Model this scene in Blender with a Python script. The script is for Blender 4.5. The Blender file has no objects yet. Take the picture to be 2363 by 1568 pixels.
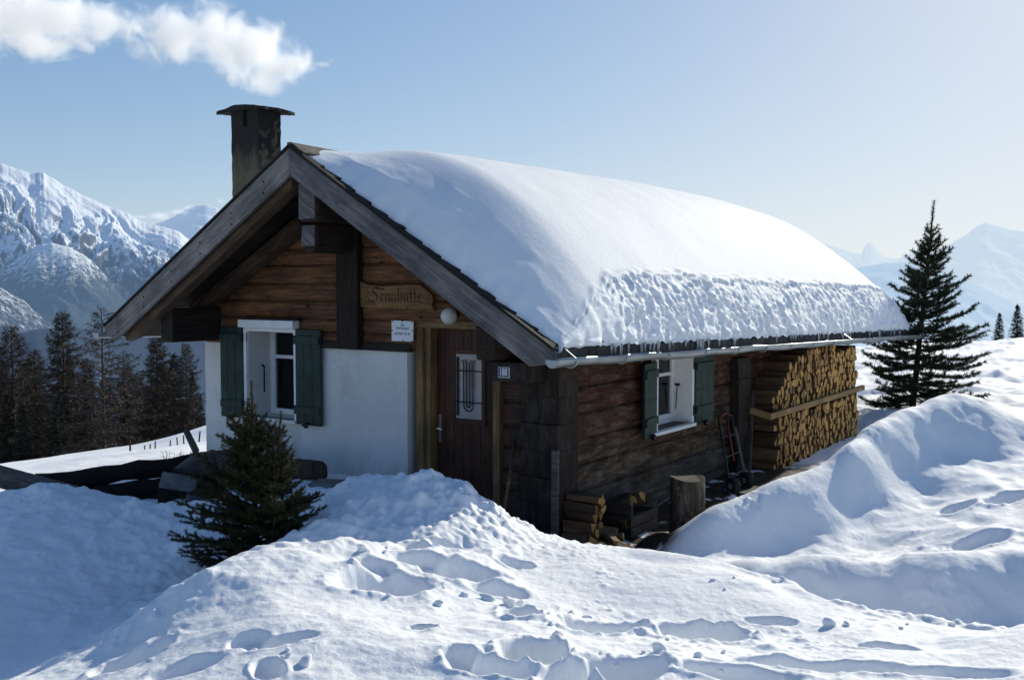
import bpy, bmesh, math, random
import numpy as np
from mathutils import Vector, Matrix
random.seed(7)
rng = np.random.default_rng(7)
scene = bpy.context.scene
col = scene.collection

# ------------------------------------------------------------------ camera model (metres; X along gable, Y along ridge)
F = 2280.0; YAW = math.radians(35); PIT = math.radians(2.94); EYE = 2.35
fh = np.array([-math.sin(YAW), math.cos(YAW), 0]); RT = np.array([math.cos(YAW), math.sin(YAW), 0])
FW = fh*math.cos(PIT) + np.array([0, 0, -math.sin(PIT)])
UP = fh*math.sin(PIT) + np.array([0, 0, math.cos(PIT)])
CAM = np.array([4.81, -7.62, EYE])
def ray(px, py): return FW + RT*(px-1181.5)/F + UP*(784-py)/F
def P(px, py, ax, val):            # point of a plane (axis = value) seen at a photo position
    d = ray(px, py); return CAM + d*((val-CAM[ax])/d[ax])
def T(px, py, t): return CAM + ray(px, py)*t

# ------------------------------------------------------------------ numpy noise
def _hash(ix, iy, seed):
    n = (ix.astype(np.int64)*374761393 + iy.astype(np.int64)*668265263 + seed*974711) & 0x7fffffff
    n = ((n ^ (n >> 13))*1274126177) & 0x7fffffff
    return ((n ^ (n >> 16)) & 0xffff)/65535.0
def perlin(x, y, seed=0):
    x = np.asarray(x, float); y = np.asarray(y, float)
    x0 = np.floor(x); y0 = np.floor(y); fx = x-x0; fy = y-y0
    u = fx*fx*fx*(fx*(fx*6-15)+10); v = fy*fy*fy*(fy*(fy*6-15)+10)
    def g(ix, iy, dx, dy):
        a = _hash(ix, iy, seed)*2*math.pi
        return np.cos(a)*dx + np.sin(a)*dy
    a = g(x0, y0, fx, fy); b = g(x0+1, y0, fx-1, fy); c = g(x0, y0+1, fx, fy-1); d = g(x0+1, y0+1, fx-1, fy-1)
    return 1.4*((a*(1-u)+b*u)*(1-v) + (c*(1-u)+d*u)*v)
def fbm(x, y, oct=4, seed=0, gain=.5):
    s = 0; a = 1; n = 0
    for i in range(oct):
        s = s + a*perlin(x*2**i + 17.3*i, y*2**i - 9.1*i, seed+i); n += a; a *= gain
    return s/n
def ridged(x, y, oct=4, seed=0, gain=.5):
    s = 0; a = 1; n = 0
    for i in range(oct):
        s = s + a*(1-np.abs(perlin(x*2**i + 5.7*i, y*2**i + 3.3*i, seed+i))); n += a; a *= gain
    return s/n
def sstep(a, b, x):
    t = np.clip((x-a)/(b-a), 0, 1); return t*t*(3-2*t)

# ------------------------------------------------------------------ materials
def newmat(name):
    m = bpy.data.materials.new(name); m.use_nodes = True
    nt = m.node_tree; nt.nodes.clear()
    out = nt.nodes.new('ShaderNodeOutputMaterial'); bs = nt.nodes.new('ShaderNodeBsdfPrincipled')
    nt.links.new(bs.outputs[0], out.inputs[0])
    return m, nt, bs, out
def N(nt, t, **kw):
    n = nt.nodes.new(t)
    for k, v in kw.items():
        if k in n.inputs: n.inputs[k].default_value = v
        else: setattr(n, k, v)
    return n
def coords(nt, scale=(1, 1, 1), kind='Object', rot=(0, 0, 0)):
    tc = nt.nodes.new('ShaderNodeTexCoord'); mp = nt.nodes.new('ShaderNodeMapping')
    mp.inputs['Scale'].default_value = scale; src = tc.outputs[kind]
    if any(rot):
        m0 = nt.nodes.new('ShaderNodeMapping'); m0.inputs['Rotation'].default_value = rot; nt.links.new(src, m0.inputs[0]); src = m0.outputs[0]
    nt.links.new(src, mp.inputs[0]); return mp.outputs[0]
def ramp(nt, src, stops):
    r = nt.nodes.new('ShaderNodeValToRGB'); e = r.color_ramp.elements
    while len(e) > 1: e.remove(e[-1])
    e[0].position = stops[0][0]; e[0].color = (*stops[0][1], 1)
    for p, c in stops[1:]:
        k = e.new(p); k.color = (*c, 1)
    nt.links.new(src, r.inputs[0]); return r.outputs[0]
def noise(nt, vec, scale, detail=4, rough=.55, dist=0):
    n = N(nt, 'ShaderNodeTexNoise', Scale=scale, Detail=detail, Roughness=rough, Distortion=dist)
    if vec is not None: nt.links.new(vec, n.inputs['Vector'])
    return n.outputs[0]
def mix(nt, fac, a, b, mode='MIX'):
    m = nt.nodes.new('ShaderNodeMix'); m.data_type = 'RGBA'; m.blend_type = mode
    for sock, v in ((m.inputs[0], fac), (m.inputs[6], a), (m.inputs[7], b)):
        if hasattr(v, 'links') or hasattr(v, 'is_linked'): nt.links.new(v, sock)
        elif isinstance(v, (int, float)): sock.default_value = v
        else: sock.default_value = (*v, 1)
    return m.outputs[2]
def bump(nt, bs, h, strength, dist=.01, prev=None):
    b = N(nt, 'ShaderNodeBump', Strength=strength, Distance=dist)
    nt.links.new(h, b.inputs['Height'])
    if prev is not None: nt.links.new(prev, b.inputs['Normal'])
    if bs is not None: nt.links.new(b.outputs[0], bs.inputs['Normal'])
    return b.outputs[0]
def tone(c, k): return tuple(min(1, x*k) for x in c)

def wood(name, base, dark, axis='X', rough=.8, blotch=None, knots=False, fine=1.0, cracks=.5, contrast=1.0, rot=(0, 0, 0)):
    m, nt, bs, out = newmat(name)
    s = {'X': (1.6, 22, 22), 'Y': (22, 1.6, 22), 'Z': (22, 22, 1.6)}[axis]
    s = tuple(v*fine for v in s)
    v = coords(nt, s, rot=rot)
    g = noise(nt, v, 1.6, 6, .65, .4)
    c = ramp(nt, g, [(.28, dark), (.5, tuple((a+b)/2 for a, b in zip(base, dark))), (.72, tone(base, 1.25))])
    g2 = noise(nt, v, 5.5, 3, .6)
    crack = ramp(nt, g2, [(.33, (0, 0, 0)), (.42, (1, 1, 1))])
    c = mix(nt, cracks, c, mix(nt, crack, tone(dark, .35), c))
    big = noise(nt, coords(nt, (1, 1, 1)), 2.3, 3, .6)
    c = mix(nt, 1.0, c, ramp(nt, big, [(.3, (.55, .55, .58)), (.7, (1.25, 1.2, 1.15))]), 'MULTIPLY')
    if blotch:
        bl = noise(nt, coords(nt, (2.2, 2.2, 6) if axis != 'Z' else (5, 5, 2)), 1.7, 5, .7, .6)
        c = mix(nt, ramp(nt, bl, [(.5, (0, 0, 0)), (.66, (1, 1, 1))]), c, blotch)
    if knots:
        vk = N(nt, 'ShaderNodeTexVoronoi', Scale=1.0); nt.links.new(coords(nt, tuple(3.2 if a == axis else 5.2 for a in 'XYZ')), vk.inputs['Vector'])
        c = mix(nt, ramp(nt, vk.outputs['Distance'], [(.05, (1, 1, 1)), (.14, (0, 0, 0))]), c, tone(dark, .4))
    nt.links.new(c, bs.inputs['Base Color']); bs.inputs['Roughness'].default_value = rough
    bs.inputs['Specular IOR Level'].default_value = .25
    b1 = bump(nt, None, g, .5*contrast, .006)
    bump(nt, bs, crack, .35*contrast, .004, b1)
    return m
def plain(name, c, rough=.6, metal=0, var=.25, vscale=8, bumps=0, bscale=60, spec=.3):
    m, nt, bs, out = newmat(name)
    n = noise(nt, coords(nt), vscale, 5, .6)
    cc = ramp(nt, n, [(.3, tone(c, 1-var)), (.7, tone(c, 1+var))])
    nt.links.new(cc, bs.inputs['Base Color']); bs.inputs['Roughness'].default_value = rough; bs.inputs['Metallic'].default_value = metal
    bs.inputs['Specular IOR Level'].default_value = spec
    if bumps:
        bump(nt, bs, noise(nt, coords(nt), bscale, 4, .6), bumps, .01)
    return m

M = {}
M['barge'] = wood('weathered_grey_wood', (.19, .19, .195), (.075, .075, .08), 'X', cracks=.5, rot=(0, -.549, 0))
M['bargeleft'] = wood('skylit_weathered_grey_wood', (.27, .26, .25), (.11, .105, .10), 'X', cracks=.5, rot=(0, .522, 0))  # same wood as the right board, paler: skylight put into the colour
M['brownbeam'] = wood('brown_rafter_wood', (.13, .085, .052), (.04, .025, .017), 'X', rot=(0, .522, 0))
M['darkbeam'] = wood('dark_beam_wood', (.045, .032, .024), (.012, .009, .008), 'Y')
M['gablelog'] = wood('brown_gable_logs', (.235, .112, .048), (.05, .022, .012), 'X', knots=True, cracks=.7)
M['darkpost'] = wood('dark_post_wood', (.03, .02, .014), (.008, .006, .005), 'Z')
M['cornerlog'] = wood('dark_corner_log_ends', (.034, .024, .018), (.012, .009, .008), 'Z', blotch=(.042, .036, .034), cracks=.3, fine=.8)
M['doorwood'] = wood('dark_red_brown_door_wood', (.085, .034, .018), (.032, .013, .009), 'Z', rough=.55, cracks=.2)
M['jamb'] = wood('yellow_brown_frame_wood', (.26, .17, .075), (.12, .075, .035), 'Z', rough=.6, cracks=.2)
M['jambx'] = wood('yellow_brown_head_wood', (.26, .17, .075), (.12, .075, .035), 'X', rough=.6, cracks=.2)
M['palelog'] = wood('pale_brown_wall_logs', (.13, .085, .055), (.05, .03, .02), 'X', blotch=(.09, .03, .022))
M['signwood'] = wood('golden_sign_wood', (.27, .14, .047), (.11, .052, .02), 'X', rough=.55, cracks=.25)
M['signink'] = plain('burnt_letter_brown', (.022, .011, .006), .8)
M['green'] = wood('dark_green_shutter_paint', (.015, .048, .042), (.008, .028, .026), 'Z', rough=.6, cracks=.25)
M['whitepaint'] = plain('white_window_paint', (.72, .73, .74), .5, var=.08, vscale=14)
M['greyreveal'] = plain('pale_grey_reveal_paint', (.55, .54, .52), .6, var=.08)
M['iron'] = plain('black_iron', (.012, .012, .014), .5, .6)
M['steel'] = plain('brushed_steel_handle', (.55, .55, .54), .3, 1.0, .1)
M['zinc'] = plain('zinc_gutter_metal', (.30, .34, .36), .42, .75, .22, 3.5, .12, 18)
M['lamp'] = plain('white_opal_lamp_glass', (.62, .62, .60), .25, var=.06, spec=.5)
M['paper'] = plain('white_notice_sheet', (.72, .74, .78), .6, var=.03)
M['ink'] = plain('dark_print_ink', (.05, .05, .06), .7)
M['blueplate'] = plain('blue_enamel_plate', (.02, .055, .15), .3, var=.15)
M['whiteenamel'] = plain('white_enamel', (.7, .72, .75), .4, var=.05)
M['bark'] = wood('brown_tree_bark', (.075, .052, .038), (.02, .014, .011), 'Z', fine=.7, cracks=.7)
M['logbark'] = wood('dark_log_bark', (.035, .026, .020), (.010, .008, .007), 'X', fine=.6)
M['greyplank'] = wood('grey_old_plank', (.14, .13, .12), (.05, .046, .042), 'X')
M['crate'] = wood('grey_crate_wood', (.12, .105, .09), (.045, .038, .033), 'Y', cracks=.4)
M['cratedark'] = wood('dark_crate_wood', (.028, .024, .02), (.012, .010, .009), 'X', cracks=.4)
M['bar'] = wood('fresh_yellow_plank', (.36, .24, .11), (.19, .12, .055), 'Y', cracks=.2)
M['red'] = plain('worn_red_paint', (.17, .028, .026), .5, var=.35)
M['rubber'] = plain('black_rubber', (.015, .015, .016), .8)
M['darkgreenmetal'] = plain('dark_green_metal', (.014, .03, .028), .5)
M['stone'] = plain('grey_stone', (.16, .15, .135), .9, var=.4, vscale=7, bumps=.4, bscale=25)
M['corrug'] = plain('dark_corrugated_metal', (.07, .075, .085), .5, .5, .35, 4)
M['dark'] = plain('interior_shade', (.012, .012, .013), .9)
M['darkshingle'] = wood('mossy_dark_shingles', (.022, .020, .017), (.008, .008, .007), 'X', blotch=(.016, .020, .011))
M['shingle'] = wood('grey_shingle_wood', (.19, .175, .15), (.07, .06, .055), 'X', blotch=(.13, .15, .08))
M['bluebarrel'] = plain('dark_blue_grey_barrel', (.022, .032, .05), .5)

def chimney_mat():
    m, nt, bs, out = newmat('sooty_chimney_concrete')
    tc = nt.nodes.new('ShaderNodeTexCoord'); sp = nt.nodes.new('ShaderNodeSeparateXYZ'); nt.links.new(tc.outputs['Object'], sp.inputs[0])
    n = noise(nt, coords(nt), 5, 6, .65)
    c = ramp(nt, n, [(.3, (.085, .070, .046)), (.7, (.16, .135, .092))])
    mr = N(nt, 'ShaderNodeMapRange'); mr.inputs[1].default_value = 3.7; mr.inputs[2].default_value = 4.45
    nt.links.new(sp.outputs[2], mr.inputs[0])
    ad = N(nt, 'ShaderNodeMath', operation='MULTIPLY_ADD'); nt.links.new(noise(nt, coords(nt, (4, 4, 1)), 2, 4, .6), ad.inputs[0]); ad.inputs[1].default_value = .9
    nt.links.new(mr.outputs[0], ad.inputs[2])
    c = mix(nt, ramp(nt, ad.outputs[0], [(.55, (0, 0, 0)), (1.0, (1, 1, 1))]), c, (.014, .013, .012))
    nt.links.new(c, bs.inputs['Base Color']); bs.inputs['Roughness'].default_value = .95
    bump(nt, bs, noise(nt, coords(nt), 40, 5, .7), .6, .012)
    return m
M['chimney'] = chimney_mat()

def plaster_mat():
    m, nt, bs, out = newmat('white_roughcast_plaster')
    n = noise(nt, coords(nt), 1.6, 5, .6)
    c = ramp(nt, n, [(.3, (.58, .59, .60)), (.7, (.70, .70, .69))])
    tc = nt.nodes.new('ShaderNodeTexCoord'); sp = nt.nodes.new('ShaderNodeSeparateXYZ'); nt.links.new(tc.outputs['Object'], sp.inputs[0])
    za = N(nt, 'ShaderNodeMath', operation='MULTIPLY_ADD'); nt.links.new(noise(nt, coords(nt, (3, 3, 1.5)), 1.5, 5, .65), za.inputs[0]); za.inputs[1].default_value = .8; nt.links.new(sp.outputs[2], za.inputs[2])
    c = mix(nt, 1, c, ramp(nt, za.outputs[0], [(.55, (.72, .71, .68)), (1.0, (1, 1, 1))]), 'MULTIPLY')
    c = mix(nt, 1, c, ramp(nt, noise(nt, coords(nt, (2.2, 2.2, .8)), 1.6, 6, .7), [(.35, (.86, .85, .83)), (.5, (1, 1, 1))]), 'MULTIPLY')
    vo = N(nt, 'ShaderNodeTexVoronoi', Scale=1.3, feature='DISTANCE_TO_EDGE'); wv = nt.nodes.new('ShaderNodeVectorMath'); wv.operation = 'ADD'
    nw = N(nt, 'ShaderNodeTexNoise', Scale=3.0, Detail=4); nt.links.new(tc.outputs['Object'], nw.inputs['Vector']); nt.links.new(nw.outputs['Color'], wv.inputs[0]); nt.links.new(tc.outputs['Object'], wv.inputs[1]); nt.links.new(wv.outputs[0], vo.inputs['Vector'])
    c = mix(nt, 1, c, ramp(nt, vo.outputs['Distance'], [(.0, (.80, .79, .78)), (.006, (1, 1, 1))]), 'MULTIPLY')
    nt.links.new(c, bs.inputs['Base Color']); bs.inputs['Roughness'].default_value = .95
    b = bump(nt, None, noise(nt, coords(nt), 55, 4, .6), .35, .012)
    bump(nt, bs, noise(nt, coords(nt), 7, 3, .5), .3, .02, b)
    return m
M['plaster'] = plaster_mat()

def sidewall_mat():
    m, nt, bs, out = newmat('worn_hewn_side_logs')
    tc = nt.nodes.new('ShaderNodeTexCoord'); sp = nt.nodes.new('ShaderNodeSeparateXYZ'); nt.links.new(tc.outputs['Object'], sp.inputs[0])
    g = noise(nt, coords(nt, (14, 1.6, 16)), 1.5, 6, .65, .6)
    red = ramp(nt, g, [(.3, (.022, .010, .008)), (.5, (.075, .030, .020)), (.72, (.14, .068, .046))])
    grey = ramp(nt, g, [(.3, (.030, .028, .027)), (.55, (.072, .068, .064)), (.78, (.13, .12, .11))])
    brown = ramp(nt, noise(nt, coords(nt, (4, 1.3, 6)), 1.7, 7, .72, .3), [(.36, (.020, .015, .011)), (.5, (.070, .046, .028)), (.64, (.20, .145, .095))])
    za = N(nt, 'ShaderNodeMath', operation='MULTIPLY_ADD'); nt.links.new(noise(nt, coords(nt, (1, 1.2, 2.5)), 1.6, 5, .65), za.inputs[0]); za.inputs[1].default_value = .9
    nt.links.new(sp.outputs[2], za.inputs[2])
    f1 = ramp(nt, za.outputs[0], [(.80, (1, 1, 1)), (1.05, (0, 0, 0))])
    f2 = N(nt, 'ShaderNodeMapRange'); f2.inputs[1].default_value = 1.10; f2.inputs[2].default_value = 1.75; nt.links.new(za.outputs[0], f2.inputs[0])
    c = mix(nt, f2.outputs[0], brown, red)
    c = mix(nt, f1, c, grey)
    bl = noise(nt, coords(nt, (4, 1.8, 8)), 1.9, 7, .74, .2)
    c = mix(nt, ramp(nt, bl, [(.52, (0, 0, 0)), (.66, (.8, .8, .8))]), c, (.17, .135, .105))
    big = noise(nt, coords(nt), 1.4, 3, .6)
    c = mix(nt, 1, c, ramp(nt, big, [(.3, (.5, .5, .5)), (.7, (1.2, 1.2, 1.2))]), 'MULTIPLY')
    at = nt.nodes.new('ShaderNodeAttribute'); at.attribute_name = 'seam'
    c = mix(nt, at.outputs['Fac'], c, (.006, .005, .005))  # grooves between the logs darkened: their shade painted into the colour
    nt.links.new(c, bs.inputs['Base Color']); bs.inputs['Roughness'].default_value = .9; bs.inputs['Specular IOR Level'].default_value = .15
    b = bump(nt, None, g, .6, .012); bump(nt, bs, noise(nt, coords(nt), 30, 4, .7), .4, .006, b)
    return m
M['sidewall'] = sidewall_mat()

def snow_mat(name, dirt=False, rough=.7, tint=(.90, .915, .93), bstr=.35, sparkle=True, bscale=1.0, spec=.16):
    m, nt, bs, out = newmat(name)
    c = mix(nt, ramp(nt, noise(nt, coords(nt), 1.2, 4, .6), [(.3, (0, 0, 0)), (.7, (1, 1, 1))]), tint, tone(tint, .96))
    if dirt:
        at = nt.nodes.new('ShaderNodeAttribute'); at.attribute_name = 'dirt'
        d = ramp(nt, noise(nt, coords(nt), 9, 6, .7), [(.3, (.018, .014, .010)), (.7, (.06, .046, .032))])
        c = mix(nt, at.outputs['Fac'], c, d)
    nt.links.new(c, bs.inputs['Base Color']); bs.inputs['Roughness'].default_value = rough
    bs.inputs['Specular IOR Level'].default_value = spec
    b = bump(nt, None, noise(nt, coords(nt), 14*bscale, 6, .65), bstr, .02)
    b = bump(nt, None, noise(nt, coords(nt), 75*bscale, 5, .75), bstr*1.7, .006, b)
    nt.links.new(b, bs.inputs['Normal'])
    return m
M['snow'] = snow_mat('snow_ground', dirt=True)
M['roofsnow'] = snow_mat('roof_snow', bstr=.22, spec=.05)

def conifer_mat(name, a, b, c=None):
    m, nt, bs, out = newmat(name)
    n = noise(nt, coords(nt), 4.5, 4, .7)
    k = ramp(nt, n, [(.35, a), (.62, b)] + ([(.75, c)] if c else []))
    nt.links.new(k, bs.inputs['Base Color']); bs.inputs['Roughness'].default_value = .65; bs.inputs['Specular IOR Level'].default_value = .2
    return m
M['needles'] = conifer_mat('dark_spruce_needles', (.016, .028, .016), (.034, .052, .024))
M['needlesbrown'] = conifer_mat('olive_spruce_needles', (.024, .032, .012), (.056, .054, .020), (.075, .058, .026))
M['larch'] = conifer_mat('bare_brown_larch_twigs', (.024, .020, .016), (.064, .049, .036))
M['spruce_far'] = conifer_mat('blackish_green_far_needles', (.010, .016, .014), (.022, .032, .022))

def log_end_mat(name, light, dark):
    m, nt, bs, out = newmat(name)
    oi = nt.nodes.new('ShaderNodeObjectInfo')
    n = noise(nt, coords(nt, (6, 40, 40)), 1.0, 4, .6)
    c = ramp(nt, n, [(.3, dark), (.7, light)])
    c = mix(nt, 1, c, ramp(nt, oi.outputs['Random'], [(0, (.42, .36, .30)), (.5, (.85, .82, .78)), (1, (1.3, 1.3, 1.3))]), 'MULTIPLY')
    nt.links.new(c, bs.inputs['Base Color']); bs.inputs['Roughness'].default_value = .85
    bump(nt, bs, n, .4, .005)
    return m
M['logend'] = log_end_mat('golden_split_wood', (.52, .30, .085), (.25, .135, .04))
M['logside'] = log_end_mat('brown_log_side', (.14, .080, .037), (.055, .031, .017))

# ------------------------------------------------------------------ mesh builder
class MB:
    def __init__(s): s.v = []; s.f = []; s.mi = []
    def add(s, vs, fs, mi=0):
        o = len(s.v); s.v.extend([tuple(map(float, q)) for q in vs]); s.f.extend([tuple(i+o for i in f) for f in fs]); s.mi.extend([mi]*len(fs)); return s
    def box(s, x0, x1, y0, y1, z0, z1, jit=0, mi=0, M4=None):
        vs = [(x, y, z) for z in (z0, z1) for y in (y0, y1) for x in (x0, x1)]
        if jit: vs = [tuple(c+random.uniform(-jit, jit) for c in q) for q in vs]
        if M4 is not None: vs = [tuple(M4 @ Vector(q)) for q in vs]
        return s.add(vs, [(0, 2, 3, 1), (4, 5, 7, 6), (0, 1, 5, 4), (2, 6, 7, 3), (0, 4, 6, 2), (1, 3, 7, 5)], mi)
    def ext(s, poly, y0, y1, mi=0):             # XZ polygon (counter-clockwise seen from -Y) pushed along Y
        n = len(poly)
        vs = [(x, y0, z) for x, z in poly] + [(x, y1, z) for x, z in poly]
        fs = [tuple(range(n)), tuple(range(2*n-1, n-1, -1))] + [(i, i+n, (i+1) % n+n, (i+1) % n) for i in range(n)]
        return s.add(vs, fs, mi)
    def tube(s, pts, rad, n=8, cap=True, mi=0):
        pts = [Vector(p) for p in pts]; rad = rad if hasattr(rad, '__len__') else [rad]*len(pts)
        vs = []; ref = None
        for i, p in enumerate(pts):
            d = (pts[min(i+1, len(pts)-1)] - pts[max(i-1, 0)]).normalized()
            if ref is None:
                ref = d.orthogonal().normalized()
            a = (ref - d*ref.dot(d)).normalized(); ref = a; b = d.cross(a)
            vs += [tuple(p + (a*math.cos(t)+b*math.sin(t))*rad[i]) for t in (2*math.pi*k/n for k in range(n))]
        fs = [(i*n+k, i*n+(k+1) % n, (i+1)*n+(k+1) % n, (i+1)*n+k) for i in range(len(pts)-1) for k in range(n)]
        if cap: fs += [tuple(range(n-1, -1, -1)), tuple(range((len(pts)-1)*n, len(pts)*n))]
        return s.add(vs, fs, mi)
    def bar(s, a, b, w, t, up=(0, 0, 1), mi=0):   # rectangular bar from a to b
        a = Vector(a); b = Vector(b); d = (b-a).normalized(); u = Vector(up); sd = d.cross(u).normalized(); u = sd.cross(d).normalized()
        vs = [tuple(p + sd*x*w/2 + u*z*t/2) for p in (a, b) for x, z in ((-1, -1), (1, -1), (1, 1), (-1, 1))]
        return s.add(vs, [(3, 2, 1, 0), (4, 5, 6, 7), (0, 1, 5, 4), (1, 2, 6, 5), (2, 3, 7, 6), (3, 0, 4, 7)], mi)
    def lathe(s, prof, c=(0, 0, 0), n=24, mi=0):
        vs = [(c[0]+r*math.cos(2*math.pi*k/n), c[1]+r*math.sin(2*math.pi*k/n), c[2]+z) for r, z in prof for k in range(n)]
        fs = [(i*n+k, i*n+(k+1) % n, (i+1)*n+(k+1) % n, (i+1)*n+k) for i in range(len(prof)-1) for k in range(n)]
        return s.add(vs, fs, mi)
    def shear(s, k=.02, y0=-.75):
        s.v = [(x, y, z-k*(y-y0)) for x, y, z in s.v]; return s
    def build(s, name, mats, parent=None, smooth=False, bevel=0, loc=None):
        me = bpy.data.meshes.new(name); me.from_pydata(s.v, [], s.f)
        mats = mats if isinstance(mats, (list, tuple)) else [mats]
        for m in mats: me.materials.append(m)
        if len(mats) > 1: me.polygons.foreach_set('material_index', s.mi)
        if smooth: me.polygons.foreach_set('use_smooth', [True]*len(me.polygons))
        me.validate(); me.update()
        o = bpy.data.objects.new(name, me); col.objects.link(o)
        if parent is not None: kid(o, parent)
        if loc is not None: o.location = loc
        if bevel:
            b = o.modifiers.new('bevel', 'BEVEL'); b.width = bevel; b.segments = 2; b.limit_method = 'ANGLE'; b.angle_limit = math.radians(40)
        return o
def grid_mesh(name, X, Y, Z, mat, smooth=True, wrap=False, attrs=None, parent=None, flip=False):
    nr, nc = X.shape
    v = np.stack([X, Y, Z], -1).reshape(-1, 3).astype(np.float32)
    idx = np.arange(nr*nc).reshape(nr, nc)
    if wrap: idx = np.concatenate([idx, idx[:, :1]], 1)
    q = np.stack([idx[:-1, :-1], idx[:-1, 1:], idx[1:, 1:], idx[1:, :-1]], -1).reshape(-1, 4)
    if flip: q = q[:, ::-1]
    me = bpy.data.meshes.new(name)
    me.vertices.add(len(v)); me.vertices.foreach_set('co', v.ravel())
    me.loops.add(q.size); me.loops.foreach_set('vertex_index', q.ravel().astype(np.int32))
    me.polygons.add(len(q)); me.polygons.foreach_set('loop_start', np.arange(0, q.size, 4, dtype=np.int32))
    me.polygons.foreach_set('use_smooth', np.full(len(q), smooth))
    me.update(calc_edges=True)
    for k, a in (attrs or {}).items():
        at = me.attributes.new(k, 'FLOAT', 'POINT'); at.data.foreach_set('value', a.ravel().astype(np.float32))
    me.materials.append(mat); o = bpy.data.objects.new(name, me); col.objects.link(o)
    if parent is not None: o.parent = parent
    return o
def tag(o, label=None, cat=None, group=None, kind=None):
    if label: o['label'] = label
    if cat: o['category'] = cat
    if group: o['group'] = group
    if kind: o['kind'] = kind
    return o
def empty(name, loc=(0, 0, 0)):
    o = bpy.data.objects.new(name, None); o.location = loc; o.empty_display_size = .2; col.objects.link(o); return o
def copy_tree(o, parent=None):
    c = o.copy(); col.objects.link(c); c.parent = parent
    for ch in list(o.children): copy_tree(ch, c)
    return c
def kid(o, parent):                    # parent keeping world placement when the parent sits away from the origin
    o.parent = parent; o.matrix_parent_inverse = Matrix.Translation(-Vector(parent.location)); return o

# ================================================================== TERRAIN
def polar(X, Y):
    dx = X-CAM[0]; dy = Y-CAM[1]
    r = np.hypot(dx, dy); a = np.arctan2(dx*RT[0]+dy*RT[1], dx*fh[0]+dy*fh[1])
    return a, r
ctrl = []
def cp(px, py, t): ctrl.append(tuple(T(px, py, t)))
def wp(x, y, z): ctrl.append((x, y, z))
# front bank: crest and body
for a in [(1000, 1100, 7.4), (900, 1104, 7.5), (810, 1108, 7.6), (760, 1160, 7.4), (700, 1215, 7.0), (1080, 1130, 7.35), (1160, 1185, 7.25), (1230, 1220, 7.4), (1300, 1251, 7.6), (1400, 1275, 7.7), (1500, 1293, 7.5), (1600, 1322, 7.0),
          (1700, 1340, 6.6), (1850, 1372, 6.15), (1980, 1422, 5.6), (2120, 1432, 5.4), (2363, 1447, 5.1), (2600, 1450, 4.9),
          (690, 1237, 6.25), (600, 1263, 5.95), (540, 1288, 5.7), (465, 1322, 5.45),
          (800, 1300, 5.8), (900, 1250, 6.35), (1000, 1180, 6.9), (900, 1400, 5.1), (700, 1400, 5.0), (600, 1400, 5.0), (1050, 1300, 6.1), (1200, 1300, 6.4), (1200, 1450, 4.85), (1400, 1400, 5.6), (1500, 1480, 4.8), (1700, 1440, 5.2), (1900, 1480, 4.8), (2200, 1500, 4.6),
          (700, 1520, 4.35), (900, 1520, 4.3), (1200, 1540, 4.2), (1600, 1540, 4.2), (2000, 1550, 4.2), (2363, 1550, 4.15),
          (510, 1400, 5.15), (440, 1430, 5.05), (420, 1500, 4.68), (330, 1480, 5.0), (250, 1545, 4.75), (480, 1545, 4.38),
          (0, 1568, 5.0), (200, 1480, 5.5), (0, 1400, 6.1), (250, 1350, 6.6), (380, 1400, 6.0), (-250, 1350, 6.2), (-300, 1568, 5.0)]: cp(*a)
# left shaded bank crest
for a in [(-200, 1180, 7.8), (0, 1162, 8.0), (70, 1122, 8.2), (170, 1128, 8.3), (250, 1148, 8.3), (330, 1162, 8.3), (430, 1175, 8.4), (500, 1150, 8.2), (540, 1185, 8.0), (150, 1230, 7.3), (330, 1250, 7.3), (470, 1260, 7.2), (600, 1250, 7.4), (520, 1330, 6.9), (620, 1300, 7.0), (680, 1240, 7.2)]: cp(*a)
for a in [(60, 1160, 9.3), (250, 1165, 9.5), (430, 1160, 9.4), (330, 1150, 10.5)]: cp(*a)
# behind the front bank, towards the hut
for a in [(-.5, -.35, .05), (-1.5, -.4, .3), (-2.3, -.3, .42), (-3.0, -.3, .36), (-3.9, -.3, .1), (-4.8, -.3, -.05), (-2.6, -1.0, .5), (-.6, -.9, .3), (.3, .2, 0), (.6, 1, 0), (.75, 2, .0), (.55, 3, .02), (.5, 4.5, .05), (.5, 6, .08), (.6, 8, .12), (.95, .1, 0), (.7, -.5, .02), (1.3, -.3, .0), (0.2, -.6, .08),
          (-1, 1.5, -.1), (-4, 2, -.1), (-2, 4, -.1), (-2, 8, -.1), (-4.6, 6, -.2), (-1, 10, .0), (.2, 10, .1)]: wp(*a)
# path trench on the right: floor behind the front bank, then the cut face of the right bank
for px, py, t in [(1700, 1340, 6.6), (1850, 1372, 6.15), (1980, 1422, 5.6), (2120, 1432, 5.4), (2363, 1447, 5.1), (2600, 1450, 4.9)]:
    q = T(px, py, t+.32); wp(q[0], q[1], T(px, py, t)[2]-.26)
for px, t, z in [(1620, 7.6, .05), (1700, 7.25, .03), (1850, 6.95, .0), (2000, 6.75, .0), (2200, 6.55, .02), (2363, 6.4, .08), (2650, 6.2, .1), (1850, 7.25, .02), (2000, 7.0, .0), (2363, 6.75, .08)]:
    q = T(px, 1400, t); wp(q[0], q[1], z)
for px, py, t in [(1560, 1283, 8.05), (1700, 1300, 7.75), (1850, 1312, 7.5), (2000, 1318, 7.3), (2200, 1312, 7.1), (2363, 1292, 7.1), (2650, 1290, 6.9)]: cp(px, py, t)
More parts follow.
